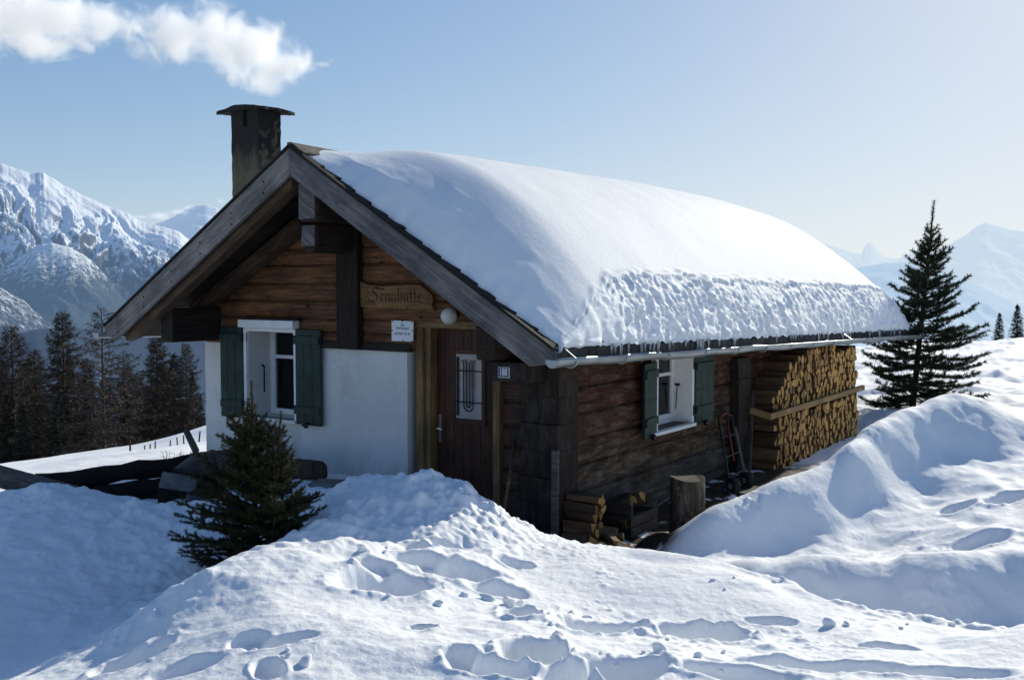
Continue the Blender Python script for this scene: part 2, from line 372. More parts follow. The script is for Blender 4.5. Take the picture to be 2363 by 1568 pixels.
# right bank: foot, face, crest
CR = [(1535, 1292, 8.3), (1640, 1196, 8.6), (1700, 1155, 8.8), (1760, 1121, 9.0), (1865, 1109, 9.15), (1905, 1060, 9.45), (1940, 1021, 9.75), (2010, 970, 10.2), (2080, 926, 10.7), (2170, 910, 11.2), (2240, 922, 11.6), (2300, 932, 11.8), (2363, 942, 11.9), (2470, 955, 11.9)]
for a in CR + [(1640, 1270, 8.32), (1700, 1230, 8.5), (1700, 1285, 8.28), (1760, 1200, 8.7), (1760, 1288, 8.25), (1865, 1180, 8.85), (1865, 1288, 8.25), (1940, 1110, 9.4), (1950, 1210, 8.85), (1960, 1288, 8.1), (2050, 1060, 9.95), (2050, 1160, 9.35), (2040, 1235, 8.75), (2060, 1285, 7.8), (2130, 1100, 9.9), (2200, 1100, 9.8), (2200, 1200, 8.7), (2200, 1270, 7.7), (2130, 1210, 8.7), (2130, 1000, 10.5), (2363, 1000, 10.7), (2363, 1150, 9.0), (2363, 1250, 7.7), (2650, 1100, 9.5), (2650, 1250, 7.5), (2650, 965, 11.9), (2300, 1050, 10.3), (2450, 1050, 10.3)]: cp(*a)
# dip between the bank and the firewood
for px, py, t in CR[1:9]:
    q = T(px, py, t+.8); wp(q[0], q[1], max(.04, T(px, py, t)[2]-.40))
# behind right bank and plateau
for a in [(1.5, 6.6, .12), (1.0, 5.2, .06), (2.0, 8.4, .15), (3.6, 8.5, .3), (5.5, 7.5, .45)]: wp(*a)
for a in [(1990, 1000, 16), (2060, 975, 16.5), (2040, 940, 19), (2120, 930, 19.5), (2230, 915, 19), (2363, 905, 19.5), (2000, 900, 23), (2150, 880, 24), (2363, 860, 26), (2000, 835, 34), (2200, 825, 36), (2363, 815, 38), (2000, 803, 46), (2090, 794, 48), (2200, 800, 50), (2300, 787, 52), (2363, 786, 54), (2600, 780, 56), (1800, 800, 46), (1600, 810, 46), (2700, 830, 36), (2700, 900, 22)]: cp(*a)
# left field falling towards the larches
for a in [(0, 1115, 12), (200, 1100, 12.5), (400, 1070, 13), (560, 1050, 13.5), (40, 1083, 15), (130, 1060, 20), (230, 1064, 24), (300, 1050, 30), (330, 1040, 40), (400, 1015, 40), (470, 988, 40), (560, 960, 38), (700, 930, 36), (130, 1054, 36), (40, 1076, 30), (470, 1020, 24), (560, 1010, 22), (-200, 1100, 22), (-200, 1090, 40), (60, 1100, 60), (250, 1090, 60), (470, 1040, 62), (800, 960, 60), (-300, 1130, 60), (1100, 880, 50), (1300, 840, 48)]: cp(*a)
# around and behind the viewer, far fall-off
for a in [(4.8, -8.6, .7), (6.5, -8, .66), (3, -8.2, .62), (8, -5, .5), (10, -8, .55), (-1, -8.5, .45), (-4, -6, .5), (5, -11, .7), (11, -1, .6)]: wp(*a)
for px in (-1200, -300, 300, 900, 1500, 2100, 2700, 3600):
    for t, z in ((3.0, .68), (95, -17), (160, -40)): p = T(px, 700, t); wp(p[0], p[1], z)
ctrl = np.array(ctrl)
ca, cr = polar(ctrl[:, 0], ctrl[:, 1]); U = np.stack([ca*1.15, np.log(cr)], 1)
EPS = .05
D = np.sqrt(((U[:, None]-U[None])**2).sum(-1) + EPS**2)
nC = len(U); A = np.zeros((nC+3, nC+3)); A[:nC, :nC] = D + np.eye(nC)*(-1e-3)
A[:nC, nC] = 1; A[:nC, nC+1:] = U; A[nC, :nC] = 1; A[nC+1:, :nC] = U.T
W = np.linalg.solve(A, np.concatenate([ctrl[:, 2], [0, 0, 0]]))
def _rbf(a, r):
    u = np.stack([a.ravel()*1.15, np.log(r.ravel())], 1); out = np.empty(len(u))
    for i in range(0, len(u), 20000):
        q = u[i:i+20000]
        d = np.sqrt((q[:, :1]-U[None, :, 0])**2 + (q[:, 1:]-U[None, :, 1])**2 + EPS**2)
        out[i:i+20000] = d @ W[:nC] + W[nC] + q @ W[nC+1:]
    return out.reshape(a.shape)
TA = np.linspace(-1.26, 1.26, 330); TL = np.linspace(math.log(2.8), math.log(175), 420)
_la, _ll = np.meshgrid(TA, TL, indexing='ij'); TAB = _rbf(_la, np.exp(_ll))
def base_height(a, r):                      # smooth (cubic) lookup of the fitted surface
    fa = np.clip((a-TA[0])/(TA[1]-TA[0]), 1, len(TA)-3.001); fl = np.clip((np.log(r)-TL[0])/(TL[1]-TL[0]), 1, len(TL)-3.001)
    ia = fa.astype(int); il = fl.astype(int); ta = fa-ia; tl = fl-il
    def wts(t): return [((-.5*t+1)*t-.5)*t, (1.5*t-2.5)*t*t+1, ((-1.5*t+2)*t+.5)*t, (.5*t-.5)*t*t]
    wa = wts(ta); wl = wts(tl); out = 0
    for i in range(4):
        for j in range(4): out = out + wa[i]*wl[j]*TAB[ia+i-1, il+j-1]
    return out

def madd(z, m, X, Y, fn):                  # add m*fn only where the mask matters
    k = m > 2e-3
    if k.any(): z[k] += m[k]*fn(X[k], Y[k])
    return z
def terrain_height(X, Y):
    a, r = polar(X, Y); r = np.maximum(r, .3)
    aa = np.clip(a, -1.25, 1.25)
    z = base_height(aa, np.maximum(r, 2.9))
    z = z + (.67-z)*(1-sstep(1.0, 3.4, r))
    back = sstep(.85, 1.25, np.abs(a)); zb = np.where(r < 20, .6, .6-(r-20)*.12)
    z = z*(1-back) + zb*back
    near = 1-sstep(14, 30, r)
    z = np.array(z)
    one = near
    madd(z, one, X, Y, lambda x, y: .030*fbm(x*1.1, y*1.1, 4, 3) + .012*fbm(x*4, y*4, 3, 9))
    # shaded left bank: lumpy thrown snow
    ml = np.exp(-((X+1.6)/2.4)**2 - ((Y+2.4)/2.2)**2) * sstep(-.4, .6, .9-X)
    madd(z, ml, X, Y, lambda x, y: .13*(ridged(x*1.6, y*1.6, 4, 21)-.75) + .06*fbm(x*6, y*6, 3, 23) + .03*np.abs(perlin(x*4.2, y*4.2, 24)))
    # clods along the crest in front of the door
    mc = np.exp(-((X-.35)/.75)**2 - ((Y+1.9)/.9)**2)
    madd(z, mc, X, Y, lambda x, y: .075*(ridged(x*3.3, y*3.3, 3, 31)-.72) + .06*np.clip(perlin(x*9, y*9, 33), 0, 1) + .02*perlin(x*22, y*22, 34))
    # churned patch on the lit face
    mp = np.exp(-((X-.55)/.75)**2 - ((Y+3.0)/.75)**2)
    madd(z, mp, X, Y, lambda x, y: .24*(ridged(x*1.35, y*1.1, 2, 41)-.78) + .03*fbm(x*5, y*5, 3, 44))
    # trodden foreground
    mf = np.exp(-((X-2.7)/1.9)**2 - ((Y+3.9)/1.1)**2)
    madd(z, mf, X, Y, lambda x, y: .07*(ridged(x*1.4, y*1.4, 2, 51)-.75) + .014*fbm(x*6, y*6, 3, 54))
    # right bank dunes
    mr = sstep(1.2, 2.4, X)*sstep(-2.6, -.4, Y)*(1-sstep(9, 14, Y))*(1-sstep(14, 22, r))
    madd(z, mr, X, Y, lambda x, y: (.07*fbm(x*.9+3, y*.7, 3, 61) + .045*fbm(x*2.0, y*1.7, 3, 64)) - .05*np.clip(perlin(x*2.9, y*2.4, 66)-.25, 0, 1))
    # layered cut edge along the path
    mt = sstep(1.0, 2.0, X)*np.exp(-((Y-(-1.5-.25*(X-2)))/.9)**2)*(1-sstep(10, 14, r))
    k = mt > 2e-3
    if k.any(): z[k] += mt[k]*.035*np.sin(z[k]*38+2*fbm(X[k]*1.5, Y[k]*1.5, 2, 71))
    rim = [T(px, py, t) for px, py, t in [(690, 1237, 6.25), (760, 1160, 7.4), (810, 1108, 7.6), (1000, 1100, 7.4), (1160, 1185, 7.25), (1300, 1251, 7.6), (1500, 1293, 7.5), (1700, 1340, 6.6), (1850, 1372, 6.15), (1980, 1422, 5.6), (2120, 1432, 5.4), (2363, 1447, 5.1)]]
    dm = np.full(X.shape, 9.0); kk = r < 11
    for p, q in zip(rim[:-1], rim[1:]):
        ex_, ey_ = q[0]-p[0], q[1]-p[1]; tt = np.clip(((X[kk]-p[0])*ex_+(Y[kk]-p[1])*ey_)/(ex_*ex_+ey_*ey_), 0, 1)
        dm[kk] = np.minimum(dm[kk], np.hypot(X[kk]-p[0]-tt*ex_, Y[kk]-p[1]-tt*ey_))
    mrim = np.exp(-(dm/.16)**2)
    madd(z, mrim, X, Y, lambda x, y: .035*np.clip(perlin(x*7, y*7, 101), -.2, 1) + .03*np.clip(perlin(x*16, y*16, 102), 0, 1))
    # crumbs and crust: small clods scattered unevenly over the near snow
    mcr = (1-sstep(9, 13, r))*(1-sstep(.62, .7, np.abs(a)))*sstep(2.5, 3.4, r)
    madd(z, mcr, X, Y, lambda x, y: np.clip(fbm(x*.8, y*.8, 3, 111)*3-.25, 0, 1)*(.035*np.clip(perlin(x*9, y*9, 112)-.25, 0, 1) + .018*np.clip(perlin(x*21, y*21, 113)-.2, 0, 1)) + .0035*fbm(x*22, y*22, 3, 114))
    # plateau: wind ripples and tracks
    mpq = sstep(13, 20, r)*sstep(.1, .25, a)*(1-sstep(60, 90, r))
    madd(z, mpq, X, Y, lambda x, y: .34*(ridged(x*.30, y*.30, 4, 81)-.75) + .20*fbm(x*.8, y*.8, 4, 83) - .12*np.clip(perlin(x*1.3, y*1.3, 85)-.2, 0, 1))
    mlq = sstep(11, 16, r)*sstep(-.1, .1, -a)*(1-sstep(60, 90, r))
    madd(z, mlq, X, Y, lambda x, y: .12*fbm(x*.35, y*.35, 3, 91))
    return z

def depress(X, Y, z, cx, cy, rx, ry, ang, dep, rim=.22, sharp=.42):
    R = 1.8*max(rx, ry); k = (np.abs(X-cx) < R) & (np.abs(Y-cy) < R)
    if not k.any(): return z
    x = X[k]; y = Y[k]
    c, s = math.cos(ang), math.sin(ang); dx = x-cx; dy = y-cy
    u = (dx*c+dy*s)/rx; v = (-dx*s+dy*c)/ry
    d = np.hypot(u, v) + .13*perlin(x*4.5+cx, y*4.5, 5) + .035*perlin(x*17, y*17+cy, 6)
    hole = 1-sstep(1-sharp, 1.0, d)
    lip = np.exp(-((d-1.12)/.16)**2)
    z[k] += -dep*hole*(1-.25*d*(d < 1)) + rim*dep*lip*(.30+.8*np.clip(perlin(x*8, y*8, 8), -.1, 1)+.35*np.clip(perlin(x*22, y*22, 9), 0, 1))
    return z

def ground_at(px, py, z0):
    z = z0
    for _ in range(6):
        p = P(px, py, 2, z); z = float(terrain_height(np.array([[p[0]]]), np.array([[p[1]]]))[0, 0])
    return p
holes = []
for px, py, rx, ry, ang, dep in [(1205, 1415, 0.125, 0.17, 0.2, 0.216), (1235, 1500, 0.17, 0.19, 0.3, 0.257), (1395, 1452, 0.25, 0.18, 0.05, 0.23), (1610, 1462, 0.28, 0.17, -0.45, 0.216), (1445, 1550, 0.2, 0.17, 0.2, 0.23), (1310, 1562, .13, .13, .3, .13), (975, 1447, .075, .05, .1, .07), (650, 1480, .19, .06, .3, .06), (575, 1475, .1, .08, .3, .05), (620, 1540, .07, .13, .5, .09), (1130, 1540, .22, .09, -.35, .09), (1700, 1548, .3, .10, -.25, .09), (1930, 1540, .5, .09, -.2, .07), (2200, 1552, .3, .08, -.1, .05), (1060, 1500, .09, .08, .4, .10), (1780, 1432, .16, .07, -.3, .06), (2050, 1490, .16, .07, -.2, .05),
 (890, 1348, .30, .22, .25, .15), (1065, 1312, .27, .19, .15, .13), (965, 1285, .17, .12, .3, .10), (1150, 1362, .2, .12, -.1, .08), (870, 1296, .13, .10, .2, .06), (1190, 1300, .13, .10, -.2, .07), (1030, 1245, .13, .08, .1, .06),
(965, 1258, .12, .08, .2, .05), (300, 1525, .2, .13, .4, .1), (420, 1545, .18, .1, .3, .06), (180, 1490, .06, .06, 0, .05), (240, 1450, .06, .06, 0, .05)]:
    p = ground_at(px, py, .65); holes.append((p[0], p[1], rx, ry, ang+YAW, dep))
for px, py, rx, ry, ang, dep in [(2105, 1015, .5, .22, .9, .16), (2235, 985, .35, .2, .8, .12), (2330, 1150, .3, .16, .3, .12), (2210, 1170, .2, .12, .2, .10), (2265, 1240, .28, .16, .2, .10), (2130, 935, .25, .1, .3, .06)]:
    p = ground_at(px, py, .5); holes.append((p[0], p[1], rx, ry, ang+YAW, dep))

def final_height(X, Y):
    z = terrain_height(X, Y)
    for h in holes: z = depress(X, Y, z, *h)
    return z
dens = np.concatenate([np.linspace(-math.pi, -1.0, 50)[:-1], np.linspace(-1.0, -.56, 60)[:-1], np.linspace(-.56, .56, 880), np.linspace(.56, 1.0, 60)[1:], np.linspace(1.0, math.pi, 50)[1:-1]])
rr = np.concatenate([np.geomspace(.3, 3.4, 40)[:-1], np.geomspace(3.4, 17, 620), np.geomspace(17, 62, 200)[1:], np.geomspace(62, 170, 30)[1:]])
RR, AA = np.meshgrid(rr, dens, indexing='ij')
GX = CAM[0] + RR*(np.cos(AA)*fh[0] + np.sin(AA)*RT[0]); GY = CAM[1] + RR*(np.cos(AA)*fh[1] + np.sin(AA)*RT[1])
GZ = final_height(GX, GY)
inhut = (GX < -.03) & (GX > -5.0) & (GY > .5) & (GY < 8.2); GZ = np.where(inhut, np.minimum(GZ, -.05), GZ)
dd = sstep(-.35, -.05, GX)*(1-sstep(.85, 1.25, GX+.12*fbm(GX*3, GY*3, 2, 5)))*sstep(-.8, -.45, GY)*(1-sstep(4.6, 5.6, GY))
pat = fbm(GX*3.1, GY*3.1, 4, 77)
dirt = dd*(1-sstep(.16, .30, pat))*(1-sstep(.16, .24, GZ))
dirt = np.maximum(dirt, sstep(-5.1, -4.6, GX)*0)
snow = grid_mesh('snow_ground', GX, GY, GZ, M['snow'], wrap=True, attrs={'dirt': dirt}, flip=True)
tag(snow, 'sunlit trodden snow bank with blue shadows and deep footprints', None, None, 'structure')
def hz(x, y):
    return float(final_height(np.array([[x]]), np.array([[y]]))[0, 0])

# ---------------- far terrain
def haze_mat(name, haze, amt, snowc=(.85, .88, .92), rock=(.09, .09, .095), forest=(.03, .04, .045), kind='alp', zf=(-100, 250), sc=1.0):
    m, nt, bs, out = newmat(name)
    tc = nt.nodes.new('ShaderNodeTexCoord'); geo = nt.nodes.new('ShaderNodeNewGeometry')
    sp = nt.nodes.new('ShaderNodeSeparateXYZ'); nt.links.new(tc.outputs['Object'], sp.inputs[0])
    sn = nt.nodes.new('ShaderNodeSeparateXYZ'); nt.links.new(geo.outputs['Normal'], sn.inputs[0])
    st = noise(nt, coords(nt, (.016*sc, .016*sc, .0035*sc)), 1.0, 10, .78, .4)
    fine = noise(nt, coords(nt, (.03*sc, .03*sc, .06*sc)), 1.0, 6, .75)
    a = N(nt, 'ShaderNodeMath', operation='MULTIPLY_ADD'); nt.links.new(fine, a.inputs[0]); a.inputs[1].default_value = .75; nt.links.new(sn.outputs[2], a.inputs[2])
    rockf = ramp(nt, a.outputs[0], [(.83, (1, 1, 1)), (.99, (0, 0, 0))])
    c = mix(nt, rockf, snowc, rock)
    if kind != 'far':
        mr = N(nt, 'ShaderNodeMapRange'); mr.inputs[1].default_value = zf[0]; mr.inputs[2].default_value = zf[1]; mr.inputs[3].default_value = .35; mr.inputs[4].default_value = -.12
        nt.links.new(sp.outputs[2], mr.inputs[0])
        b = N(nt, 'ShaderNodeMath', operation='ADD'); nt.links.new(mr.outputs[0], b.inputs[0]); nt.links.new(st, b.inputs[1])
        ff = ramp(nt, b.outputs[0], [(.50, (0, 0, 0)), (.64, (1, 1, 1))])
        c = mix(nt, ff, c, forest)
    nt.links.new(c, bs.inputs['Base Color']); bs.inputs['Roughness'].default_value = .9; bs.inputs['Specular IOR Level'].default_value = .05
    em = N(nt, 'ShaderNodeEmission'); em.inputs[0].default_value = (*haze, 1)  # painted haze: constant airlight glow mixed over the surface colour
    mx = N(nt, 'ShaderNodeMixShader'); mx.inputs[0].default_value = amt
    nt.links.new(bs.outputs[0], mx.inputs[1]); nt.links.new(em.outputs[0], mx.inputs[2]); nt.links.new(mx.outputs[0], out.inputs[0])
    return m
def mountain(name, crest, dist, depth, base, mat, gully, gsc, seed, na=240, nr=110, label=None, detail=1.0, back=.5):
    """ridge whose skyline follows the listed directions; falls forward over 'depth' metres with gullies"""
    crest = np.array(crest, float)
    az = np.arctan((crest[:, 0]-1181.5)/F)
    zc = []
    for px, py in crest:
        d = ray(px, py); t = dist/math.hypot(d[0], d[1]); zc.append(CAM[2]+d[2]*t)
    a = np.linspace(az[0], az[-1], na); zcr = np.interp(a, az, zc)
    zcr = zcr + dist*.0016*detail*fbm(a*150, a*0+seed, 4, seed)
    s = np.concatenate([np.linspace(1, 0, nr), np.linspace(-.04, -back, 12)])
    S, A2 = np.meshgrid(s, a, indexing='ij'); ZC = np.broadcast_to(zcr, S.shape)
    R2 = dist - S*depth
    x = A2*dist/gsc; y = S*depth/gsc
    warp = 1.1*fbm(x*.6, y*.5, 3, seed+5)
    rg = ridged(x*1.0+warp-y*.35, y*.28+warp*.3, 6, seed+1, .55)
    prof = np.where(S >= 0, (1-np.abs(S))**1.25, (1-np.abs(S)*1.2))
    hh = base + (ZC-base)*prof
    amp = gully*np.clip(np.abs(S)*5, 0, 1)*(1-np.clip(S-.8, 0, .2)*5)
    Z = hh + amp*(rg-.8) + amp*.12*fbm(x*6, y*4, 4, seed+9)
    X = CAM[0] + R2*(np.cos(A2)*fh[0]+np.sin(A2)*RT[0]); Y = CAM[1] + R2*(np.cos(A2)*fh[1]+np.sin(A2)*RT[1])
    o = grid_mesh(name, X, Y, Z, mat, attrs=None)
    tag(o, label, None, None, 'structure'); return o
HZL = (.30, .46, .72)
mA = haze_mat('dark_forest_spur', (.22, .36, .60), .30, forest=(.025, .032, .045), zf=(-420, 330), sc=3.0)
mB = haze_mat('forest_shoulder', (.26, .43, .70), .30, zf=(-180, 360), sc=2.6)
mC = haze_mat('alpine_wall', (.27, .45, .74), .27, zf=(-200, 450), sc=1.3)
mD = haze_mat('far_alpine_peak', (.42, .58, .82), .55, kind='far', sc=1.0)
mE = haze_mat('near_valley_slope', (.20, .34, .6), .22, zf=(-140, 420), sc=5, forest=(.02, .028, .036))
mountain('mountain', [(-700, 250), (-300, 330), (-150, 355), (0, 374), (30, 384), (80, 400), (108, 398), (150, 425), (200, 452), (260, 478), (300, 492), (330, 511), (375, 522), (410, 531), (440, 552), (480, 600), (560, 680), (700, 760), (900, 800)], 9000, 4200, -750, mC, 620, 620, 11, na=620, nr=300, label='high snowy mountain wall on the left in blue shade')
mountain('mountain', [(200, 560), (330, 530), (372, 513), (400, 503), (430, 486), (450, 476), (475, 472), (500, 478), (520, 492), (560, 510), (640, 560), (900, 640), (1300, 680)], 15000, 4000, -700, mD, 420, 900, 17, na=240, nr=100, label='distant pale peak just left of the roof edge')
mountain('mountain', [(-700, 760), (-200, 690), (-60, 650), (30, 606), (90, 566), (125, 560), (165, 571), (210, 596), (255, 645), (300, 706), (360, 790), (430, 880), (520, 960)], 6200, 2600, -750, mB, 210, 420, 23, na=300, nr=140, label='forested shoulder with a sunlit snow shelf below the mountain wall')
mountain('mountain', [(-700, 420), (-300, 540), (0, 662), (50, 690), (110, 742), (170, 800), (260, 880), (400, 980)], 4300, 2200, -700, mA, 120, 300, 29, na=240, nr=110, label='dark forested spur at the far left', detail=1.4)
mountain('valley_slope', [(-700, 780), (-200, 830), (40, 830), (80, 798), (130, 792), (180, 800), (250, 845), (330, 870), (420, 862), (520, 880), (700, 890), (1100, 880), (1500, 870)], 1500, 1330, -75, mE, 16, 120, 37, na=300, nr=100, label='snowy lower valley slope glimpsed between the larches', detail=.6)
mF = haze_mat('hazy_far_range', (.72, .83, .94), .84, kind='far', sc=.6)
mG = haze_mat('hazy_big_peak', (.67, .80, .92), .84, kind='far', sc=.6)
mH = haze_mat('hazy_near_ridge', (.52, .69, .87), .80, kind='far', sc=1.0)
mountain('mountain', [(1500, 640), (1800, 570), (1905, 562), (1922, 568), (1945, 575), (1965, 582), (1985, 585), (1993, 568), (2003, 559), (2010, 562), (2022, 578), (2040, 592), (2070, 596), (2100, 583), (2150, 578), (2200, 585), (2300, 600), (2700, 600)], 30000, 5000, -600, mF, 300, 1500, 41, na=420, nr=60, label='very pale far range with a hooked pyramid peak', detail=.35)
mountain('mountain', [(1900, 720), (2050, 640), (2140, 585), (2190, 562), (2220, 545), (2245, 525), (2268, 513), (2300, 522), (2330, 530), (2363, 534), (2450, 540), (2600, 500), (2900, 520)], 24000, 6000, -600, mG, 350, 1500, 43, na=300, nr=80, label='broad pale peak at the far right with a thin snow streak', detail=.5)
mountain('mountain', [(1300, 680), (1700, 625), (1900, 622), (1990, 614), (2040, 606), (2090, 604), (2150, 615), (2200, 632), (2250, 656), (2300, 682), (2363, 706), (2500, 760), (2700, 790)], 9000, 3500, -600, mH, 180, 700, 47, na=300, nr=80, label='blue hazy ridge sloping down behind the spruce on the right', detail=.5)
# ================================================================== HUT
RX = -2.68; RZ = 3.75; MR = .612; ML = .575
def zr(x): return RZ - (MR*(x-RX) if x > RX else ML*(RX-x))
hut = tag(empty('alpine_hut', (-2.6, 4.0, 0)), 'old snow-covered alpine hut of dark logs and white plaster', 'hut')
def jlog(mb, x0, x1, yf, z0, z1, bulge=.02, axis='x', seed=0, amp=.006, thick=.16, mi=0):
    """one hewn log: rounded face towards -Y (axis x) or +X (axis y)"""
    n = max(2, int((x1-x0)/.10)); k = 7
    xs = np.linspace(x0, x1, n+1); tt = np.linspace(-1, 1, k)
    X, Tt = np.meshgrid(xs, tt, indexing='ij')
    zc = (z0+z1)/2 + .006*perlin(X*1.3+seed, X*0+seed, seed); hh = (z1-z0)/2*.985
    Z = zc + hh*Tt
    D = bulge*(np.sqrt(np.clip(1-np.abs(Tt)**3, 0, 1))) + amp*fbm(X*2.2+seed*3, Z*9, 3, seed)
    D = np.where(np.abs(Tt) > .99, -.02, D)
    if axis == 'x': vs = np.stack([X, yf-D, Z], -1)
    else: vs = np.stack([yf+D, X, Z], -1)
    vs = vs.reshape(-1, 3); fs = []
    for i in range(n):
        for j in range(k-1):
            a, b, c, d = i*k+j, (i+1)*k+j, (i+1)*k+j+1, i*k+j+1
            fs.append((a, b, c, d))
    mb.add(vs, fs, mi)
    if axis == 'x': mb.box(x0, x1, yf+.0, yf+thick, z0+.004, z1-.004, mi=mi)
    else: mb.box(yf-thick, yf-.0, x0, x1, z0+.004, z1-.004, mi=mi)

# plaster wall with window opening (front, left of the door)
PX0, PX1, PY = -5.24, -1.96, .15
WX0, WX1, WZ0, WZ1 = -4.42, -3.62, .86, 1.90
def plaster():
    xs = np.unique(np.concatenate([np.linspace(PX0, PX1, 60), [WX0, WX1]])); zs = np.unique(np.concatenate([np.linspace(-.4, 1.70, 44), [WZ0, 1.6999]]))
    zs = np.unique(np.where(np.abs(zs-WZ1) < .01, WZ1, zs)); mb = MB()
    idx = {}
    vs = []
    for i, x in enumerate(xs):
        for j, z in enumerate(zs):
            zz = z
            if z > 1.69: zz = 1.705 + .012*float(perlin(x*4, 1.0, 3))
            e = .012*float(fbm(x*2.1, z*2.1, 3, 4))
            if x < PX0+.001: xx = x + .012*float(perlin(z*3, 2.0, 5))
            else: xx = x
            vs.append((xx, PY+e, zz)); idx[i, j] = len(vs)-1
    fs = []
    for i in range(len(xs)-1):
        for j in range(len(zs)-1):
            cx = (xs[i]+xs[i+1])/2; cz = (zs[j]+zs[j+1])/2
            if WX0 < cx < WX1 and cz > WZ0: continue
            fs.append((idx[i, j], idx[i+1, j], idx[i+1, j+1], idx[i, j+1]))
    mb.add(vs, fs)
    mb.add([(PX1, PY, -.4), (PX1, .345, -.4), (PX1, .345, 1.705), (PX1, PY, 1.705)], [(0, 1, 2, 3)])
    mb.add([(PX0, PY, -.6), (PX0, 8.2, -.6), (PX0, 8.2, 1.70), (PX0, PY, 1.70)], [(3, 2, 1, 0)])
    for xa, xb in ((PX0, WX0), (WX1, PX1)): mb.add([(xa, PY, 1.705), (xb, PY, 1.705), (xb, .4, 1.705), (xa, .4, 1.705)], [(0, 1, 2, 3)])
    return mb
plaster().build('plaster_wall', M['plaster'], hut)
# gable logs
mb = MB(); z = 1.70; k = 0
hs = [.17, .15, .20, .19, .21, .18, .20, .19, .2, .2]
while z < 3.45:
    h = hs[k % len(hs)]; z1 = z+h
    xl = max(-5.2, RX-(RZ-.10-z1)/ML) ; xr = min(-.05, RX+(RZ-.10-z1)/MR)
    if z1 < 2.0: segs = [(xl, WX0-.06), (WX1+.04, -1.87)]
    elif z < 2.06: segs = [(xl, -1.87), (-.9, xr)] if z1 < 2.2 else [(xl, xr)]
    else: segs = [(xl, xr)]
    for a, b in segs:
        if b-a > .05: jlog(mb, a, b, .15 if a < -1.9 else .18, z, z1, .022, 'x', k*7+3)
    z = z1; k += 1
mb.build('gable_log_wall', M['gablelog'], hut, smooth=True)
MB().box(-3.25, -1.88, .10, .16, 1.70, 1.785, .004).build('wall_plate_beam', M['darkbeam'], hut, bevel=.008)
# wall beside the door, log heads at the corner
mb = MB(); z = -.1
for k, h in enumerate([.22, .24, .2, .23, .21, .24, .22, .24, .2]):
    jlog(mb, -.86, -.40, .30, z, min(z+h, 2.0), .015, 'x', 60+k); z += h
mb.build('entrance_log_wall', M['palelog'], hut, smooth=True)
mb = MB(); z = -.12; k = 0
for h in [.24, .25, .23, .26, .24, .25, .27]:
    y0 = random.uniform(-.02, .02); w = random.uniform(-.008, .008)
    mb.box(-.45+w, -.235, y0+.03, .34, z, z+h-.001, .003); mb.box(-.23, -.002+w*.5, y0, .34, z, z+h-.001, .003)
    z += h; k += 1
mb.build('corner_log_heads', M['cornerlog'], hut, bevel=.004)
MB().box(-.045, .028, -.062, -.035, -.1, .88, .006).build('corner_plank', M['greyplank'], hut, bevel=.004)
mb = MB(); z = -.1
for h in [.27, .25, .28, .26, .27, .26]:
    mb.box(-.02, .10+random.uniform(-.01, .012), 4.02, 4.44+random.uniform(-.008, .008), z, z+h-.002, .004); z += h
mb.build('rear_log_heads', M['cornerlog'], hut, bevel=.008)
# long side wall: hewn logs worn by weather
RY0, RY1, RW0, RW1 = 1.92, 2.78, .825, 1.60
seam = []; mb = MB(); z = -.15; k = 0
for h in [.29, .27, .26, .25, .255, .25, .27]:
    z1 = z+h
    segs = [(.30, 8.2)]
    for a, b in segs:
        n = int((b-a)/.035); kk = 12
        ys = np.linspace(a, b, n+1); tt = np.linspace(-1, 1, kk+1); Yg, Tg = np.meshgrid(ys, tt, indexing='ij')
        Z = (z+z1)/2 + .012*perlin(Yg*.8+k, Yg*0, k) + (z1-z)/2*Tg
        Xd = .012*np.sqrt(np.clip(1-np.abs(Tg)**4, 0, 1)) + .020*fbm(Yg*2.3, Z*5, 4, 40+k) - .012*ridged(Yg*1.6, Z*14, 2, 43) + .008
        Xd = Xd - .018*np.abs(Tg)**10; seam += list((np.clip((np.abs(Tg)-.86)/.14, 0, 1)**1.3*(.15+.75*np.clip(.35+perlin(Yg*2.1, Z*0+k, 5), 0, 1))).ravel())
        vs = np.stack([Xd-.02, Yg, Z], -1).reshape(-1, 3); w = kk+1; fs = []
        for i in range(n):
            for j in range(kk):
                cy = (ys[i]+ys[i+1])/2; cz = float((Z[i, j]+Z[i, j+1])/2)
                if RY0 < cy < RY1 and cz > RW0: continue
                fs.append((i*w+j, (i+1)*w+j, (i+1)*w+j+1, i*w+j+1))
        mb.add(vs, fs)
    z = z1; k += 1
sw = mb.build('side_log_wall', M['sidewall'], hut, smooth=True)
if len(sw.data.vertices) == len(seam): sw.data.attributes.new('seam', 'FLOAT', 'POINT').data.foreach_set('value', np.array(seam, np.float32))
# closed back and inside
mb = MB().box(-5.2, -.05, 8.1, 8.2, -.4, 1.8); mb.ext([(-5.2, 1.8), (-.05, 1.8), (RX, 3.5)], 8.1, 8.2)
mb.build('rear_wall', M['cornerlog'], hut)
MB().box(-5.0, -.40, .75, 8.0, -.3, 2.0).build('room_shade_box', M['dark'], hut)  # solid dark box in place of the unlit room's shade behind the windows
